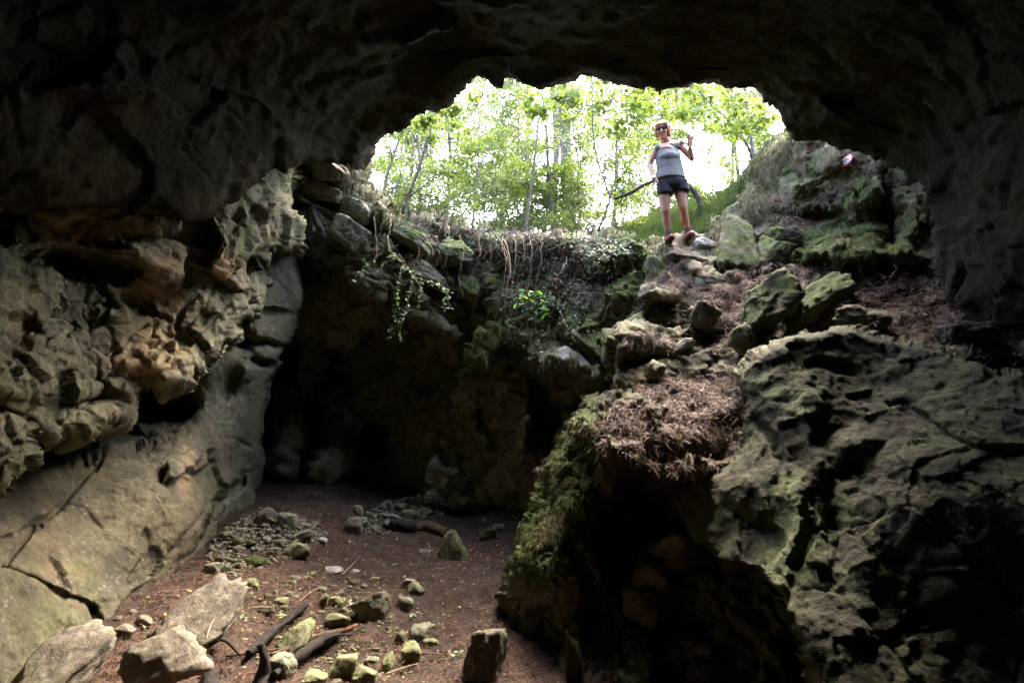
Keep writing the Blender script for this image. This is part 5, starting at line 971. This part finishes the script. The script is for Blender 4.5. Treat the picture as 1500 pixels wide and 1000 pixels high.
# head: skull, jaw, nose, lips, ears, brow
sk+=[ball(hc+Z*.012,(.072,.090,.098)),ball(hc-Z*.05-Yv*.022,(.054,.062,.062)),ball(hc-Z*.092-Yv*.062,(.02,.018,.016))]
sk+=[caps(hc-Yv*.088+Z*.012,hc-Yv*.112-Z*.028,.009,.014),ball(hc-Z*.03-Yv*.098,(.02,.014,.011)),ball(hc-Z*.058-Yv*.080,(.022,.014,.006)),ball(hc-Z*.068-Yv*.079,(.019,.013,.006)),ball(hc+Z*.038-Yv*.082,(.05,.014,.011))]
sk+=[ball(hc+s*X*.073-Z*.008,(.010,.02,.032)) for s in (-1,1)]+[ball(hc+s*X*.036-Z*.03-Yv*.062,(.026,.024,.026)) for s in (-1,1)]
sk+=[caps(hc-Z*.06+Yv*.01,neck-Z*.01+Yv*.02,.052,.056)]
# trunk under the clothes
sk+=[caps(sL+X*.03,sR-X*.03,.062,.062),ball(chest,(.135,.095,.15)),ball(waist,(.135,.10,.14)),ball(pel,(.16,.115,.13)),ball(Jp(977,218,-.055),(.085,.05,.045))]
# arms
sk+=[ball(sL+X*.005,.054),caps(sL,eL,.047,.038),caps(eL,wL,.039,.025),ball(sR-X*.005,.054),caps(sR,eR,.048,.039),caps(eR,wR,.040,.025)]
# legs
sk+=[caps(hipL,kL,.088,.056),caps(kL-Z*.0,aL,.054,.034),ball(kL*.62+aL*.38+Yv*.015,(.052,.056,.10)),
     caps(hipR,kR,.088,.056),caps(kR,aR,.054,.034),ball(kR*.62+aR*.38+Yv*.015,(.052,.056,.10))]
# raised open hand: palm towards the camera, thumb to the head side
up=unit(Jp(1011,206,-.12)-wR); sd_=X*.95-Z*.1
pc=wR+up*.05; sk+=[ball(wR+up*.045,(.036,.016,.048)),ball(wR+up*.07,(.037,.014,.026))]
for k,(o_,l1,sp,cv) in enumerate([(-.028,.070,-.20,-.012),(-.010,.080,-.06,-.006),(.009,.076,.08,-.010),(.027,.062,.24,-.018)]):
    b0=wR+up*.085+sd_*o_; d_=unit(up+sd_*sp); m_=b0+d_*l1*.52-Yv*.004; e_=m_+unit(d_-Yv*.35)*l1*.48; sk+=[caps(b0,m_,.0098,.0090),caps(m_,e_,.0090,.0075)]
b0=wR+up*.03-sd_*.030; m_=b0+unit(up*.6-sd_*.9)*.035-Yv*.01; e_=m_+unit(up*1.0-sd_*.35)*.032; sk+=[caps(b0,m_,.013,.0105),caps(m_,e_,.0105,.0085)]
# hand resting on the hip: palm on the side, fingers forward, thumb behind
hp=wL+unit(Jp(961,268,-.11)-wL)*.05; dh=unit(Jp(966,268,-.15)-wL); vh=unit(np.cross(dh,X)+Z*.2)*-1
sk+=[caps(wL,hp,.028,.036)]
for k,(o_,l1) in enumerate([(.026,.066),(.009,.074),(-.009,.070),(-.026,.056)]):
    b0=hp+Z*o_+dh*.025; m_=b0+unit(dh-Z*.1)*l1*.5; e_=m_+unit(dh+X*.8-Z*.35)*l1*.5; sk+=[caps(b0,m_,.0100,.0092),caps(m_,e_,.0092,.0078)]
sk+=[caps(hp+Z*.02,hp+Z*.045+Yv*.03,.0125,.0105),caps(hp+Z*.045+Yv*.03,hp+Z*.04+Yv*.06+X*.02,.0105,.009)]
HD=19
RH=(Matrix.Rotation(math.radians(-22),3,'Z')@Matrix.Rotation(math.radians(20),3,'X')); RH=np.array(RH)
def turn(q): return (np.asarray(q[0])-hc)@RH.T+hc,q[1]
sk[:13]=[turn(q) for q in sk[:13]]
fuse('body',sk,.0045,M['skin'],wm,WO,4)
# top: sleeveless, loose, flared to a soft hem
def folds(c): q=c*np.array([30,30,5]); return .005*fbm(q.astype(float)*.6,1,2,9)
shp=[caps(sL+X*.055-Z*.02,sR-X*.055-Z*.02,.068,.068),ball(chest-Z*.01,(.158,.122,.13)),ball(chest-Z*.045-Yv*.03,(.148,.115,.10))]+[ball((chest-Z*.05)*(1-t)+Jp(981.5,252)*t,(.160+.008*t,.128+.004*t,.08)) for t in np.linspace(0,1,7)]
for t in np.linspace(0,1,7): shp.append(ball(Jp(981.5,250,0)*(1-t)+Jp(981.5,263,0)*t,(.168+.026*t,.132+.016*t,.05)))
shp+=[ball(sR+X*.004+Z*.012,(.056,.066,.048)),ball(sL+X*.014+Z*.004,(.05,.064,.05))]
def shirtd(c): return folds(c)
def carve(o,fn):
    """drop the faces where the cloth is open (neck)"""
    me=o.data; n=len(me.vertices); co=np.empty(n*3,np.float32); me.vertices.foreach_get('co',co); co=co.reshape(-1,3)+WO
    F_=np.array([p.vertices[:] for p in me.polygons if len(p.vertices)==4]); k=~fn(co)[F_].any(1); F_=F_[k]
    q=mk(o.name,co-WO,F_,me.materials[0],None,True,o.parent); nm=o.name; bpy.data.objects.remove(o); q.name=nm
    s=q.modifiers.new('cloth','SOLIDIFY'); s.thickness=.004; return q
sh=fuse('top',shp,.007,M['shirt'],wm,WO,3,shirtd)
nc=Jp(977.5,215,-.06)
carve(sh,lambda c:((((c[:,0]-nc[0])/.072)**2+((c[:,2]-nc[2])/.052)**2)<1)&(c[:,1]<neck[1]+.2)|((c[:,2]>neck[2]-.01)&(abs(c[:,0]-neck[0])<.075)))
# shorts
shs=[ball(pel-Z*.01,(.182,.135,.12)),ball(Jp(984,272),(.18,.13,.09))]
hL,hR=Jp(974,284,-.01),Jp(998.5,280,-.01)
for a,b_ in ((Jp(973,270),hL),(Jp(996,268),hR)):
    for t in np.linspace(0,1,6): shs.append(ball(a*(1-t)+b_*t,(.098,.108,.05)))
fuse('shorts',shs,.007,M['shorts'],wm,WO,3,lambda c:.004*fbm(c*np.array([26.,26,9]),1,3,19))
# hair, glasses, cord
hr=[ball(hc+Z*.03+Yv*.022,(.094,.098,.095)),caps(hc-X*.072+Z*.03+Yv*.01,hc-X*.074-Z*.055+Yv*.018,.034,.024),caps(hc+X*.074+Z*.03+Yv*.01,hc+X*.078-Z*.065+Yv*.018,.036,.026),ball(hc-Z*.03+Yv*.055,(.078,.055,.075)),
    caps(hc-X*.05+Z*.066-Yv*.066,hc+X*.055+Z*.064-Yv*.066,.028,.026),caps(hc-X*.058+Z*.05-Yv*.064,hc-X*.066+Z*.0-Yv*.034,.02,.014),caps(hc+X*.06+Z*.05-Yv*.062,hc+X*.07-Z*.005-Yv*.03,.022,.016)]
hr=[turn(q) for q in hr]
fuse('hair',hr,.006,M['hair'],wm,WO,2,lambda c:.007*fbm(c*np.array([70.,70,14]),1,3,29))
g=Mb(); n=14
for k in range(n):
    a=math.radians(-62+124*k/(n-1)); r_=.098; q=hc+Z*.014+X*math.sin(a)*.08-Yv*math.cos(a)*r_; hh=.020 if 1<k<n-2 and k not in (6,7) else (.012 if k in (6,7) else .006)
    g.add(*ball(q,(.010,.007,hh*.85)))
g.v=[(np.asarray(v)-hc)@RH.T+hc for v in g.v]
glasses=g.build('sunglasses',M['lens'],wm,True,rel=WO)
c_=Mb(); c_.add(*tube(smoothpath([hc+X*.09-Z*.03-Yv*.02,hc+X*.092-Z*.07-Yv*.02,neck+X*.065+Z*.02-Yv*.02],10),.007,6)); c_.build('glasses_cord',M['strap'],wm,True,rel=WO)
# socks and shoes, toes pointing towards the camera
for a,px,py in ((aL,979,350),(aR,1008,345)):
    fuse('sock',[caps(a+Z*.02,a-Z*.045,.041,.044)],.006,M['sock'],wm,WO,1)
    ft=a-Z*.075
    s_=fuse('shoe',[ball(ft+Z*.0+Yv*.01,(.046,.06,.045)),ball(ft-Yv*.07-Z*.014,(.046,.085,.034)),ball(ft-Yv*.125-Z*.018,(.042,.045,.028))],.006,M['shoe'],wm,WO,2)
    fuse('sole',[ball(ft-Yv*.02-Z*.043,(.048,.085,.012)),ball(ft-Yv*.11-Z*.043,(.047,.075,.012)),ball(ft+Yv*.03-Z*.043,(.044,.05,.012))],.005,M['sole'],s_,WO,1)
print('foot',WO,float(aL[2]-.075-.055),float(aR[2]-.13));zf=min(drop(float(WO[0])+dx,float(YP),3.0).z for dx in (-.1,0,.1));print('ground',zf)
# ================================================================ round path sign fixed to the bank
p,_=hit(1239,236); p=np.array(p); vw=unit(-p); right=np.array([1,0,0.]); upv=np.array([0,-ST,CT]); 
nn_=unit(vw*.45+.89*(-.78*right+.62*upv)); u_=unit(np.cross(nn_,vw)); w2=np.cross(nn_,u_); p=p+vw*.05
rt=empty('sign',p.tolist(),'round white sign with a red rim fixed to the mossy bank','sign')
def disc(R0,R1,z0,z1,n=40):
    a=np.arange(n)/n*2*math.pi; ring=lambda R,z: R*(np.cos(a)[:,None]*u_+np.sin(a)[:,None]*w2)+nn_*z
    v=np.concatenate([ring(R0,z1),ring(R1,z1),ring(R1,z0)]); I=np.arange(n); J=np.roll(I,-1); f=np.concatenate([np.stack([I,I+n,J+n,J],-1),np.stack([I+n,I+2*n,J+2*n,J+n],-1)]); return v,f
M['signwhite']=plain('white_enamel',(.8,.8,.82),.35,.4,5,.02,(.74,.74,.76)); M['signred']=plain('red_enamel',(.62,.05,.10),.35,.4,5,.02,(.5,.04,.08)); M['signdark']=plain('dark_paint',(.05,.02,.06),.4,.2,5,0)
mk('plate',*disc(.0005,.078,-.006,.0),M['signwhite'],parent=rt); mk('rim',*disc(.064,.082,-.008,.003),M['signred'],parent=rt)
b=Mb(); a=np.linspace(-.3,1.25,12)*math.pi
b.add(*tube([nn_*.003+(.020*np.cos(t)+.012)*u_+(.022*np.sin(t))*w2 for t in a],.0045,6)); b.build('symbol',M['signdark'],rt)
EXPO=5.0
# ================================================================ light, camera, output
SUN_EL,SUN_AZ=math.radians(56),math.radians(30)   # azimuth from +Y towards +X
w=bpy.data.worlds.new('World'); S.world=w; w.use_nodes=True; nt=w.node_tree
sky=nt.nodes.new('ShaderNodeTexSky'); sky.sky_type='NISHITA'; sky.sun_disc=False; sky.sun_elevation=SUN_EL; sky.sun_rotation=SUN_AZ; sky.air_density=1.0; sky.dust_density=4.0; sky.ozone_density=.6
nt.links.new(sky.outputs[0],nt.nodes['Background'].inputs[0]); nt.nodes['Background'].inputs[1].default_value=.13
ld=bpy.data.lights.new('sun','SUN'); ld.energy=.8; ld.angle=math.radians(16); ld.color=(1,.90,.76)
lo=bpy.data.objects.new('sun',ld); COL.objects.link(lo)
sd=Vector((math.sin(SUN_AZ)*math.cos(SUN_EL),math.cos(SUN_AZ)*math.cos(SUN_EL),math.sin(SUN_EL)))
lo.rotation_euler=sd.to_track_quat('Z','Y').to_euler(); lo.location=(5,12,20)
cd=bpy.data.cameras.new('camera'); cam=bpy.data.objects.new('camera',cd); COL.objects.link(cam); S.camera=cam
cd.sensor_width=36; cd.lens=36*F/1500; cd.clip_end=500; cd.clip_start=.05; cam.location=(0,0,0); cam.rotation_euler=(math.radians(90)+TH,0,0)
S.view_settings.view_transform='Standard'; S.view_settings.look='None'; S.view_settings.exposure=EXPO; S.view_settings.gamma=1
S.render.resolution_x=1024; S.render.resolution_y=682
S.cycles.use_denoising=True; S.cycles.max_bounces=10; S.cycles.diffuse_bounces=6; S.cycles.transmission_bounces=4; S.cycles.sample_clamp_indirect=8
print('built',round(time.time()-T0,1))
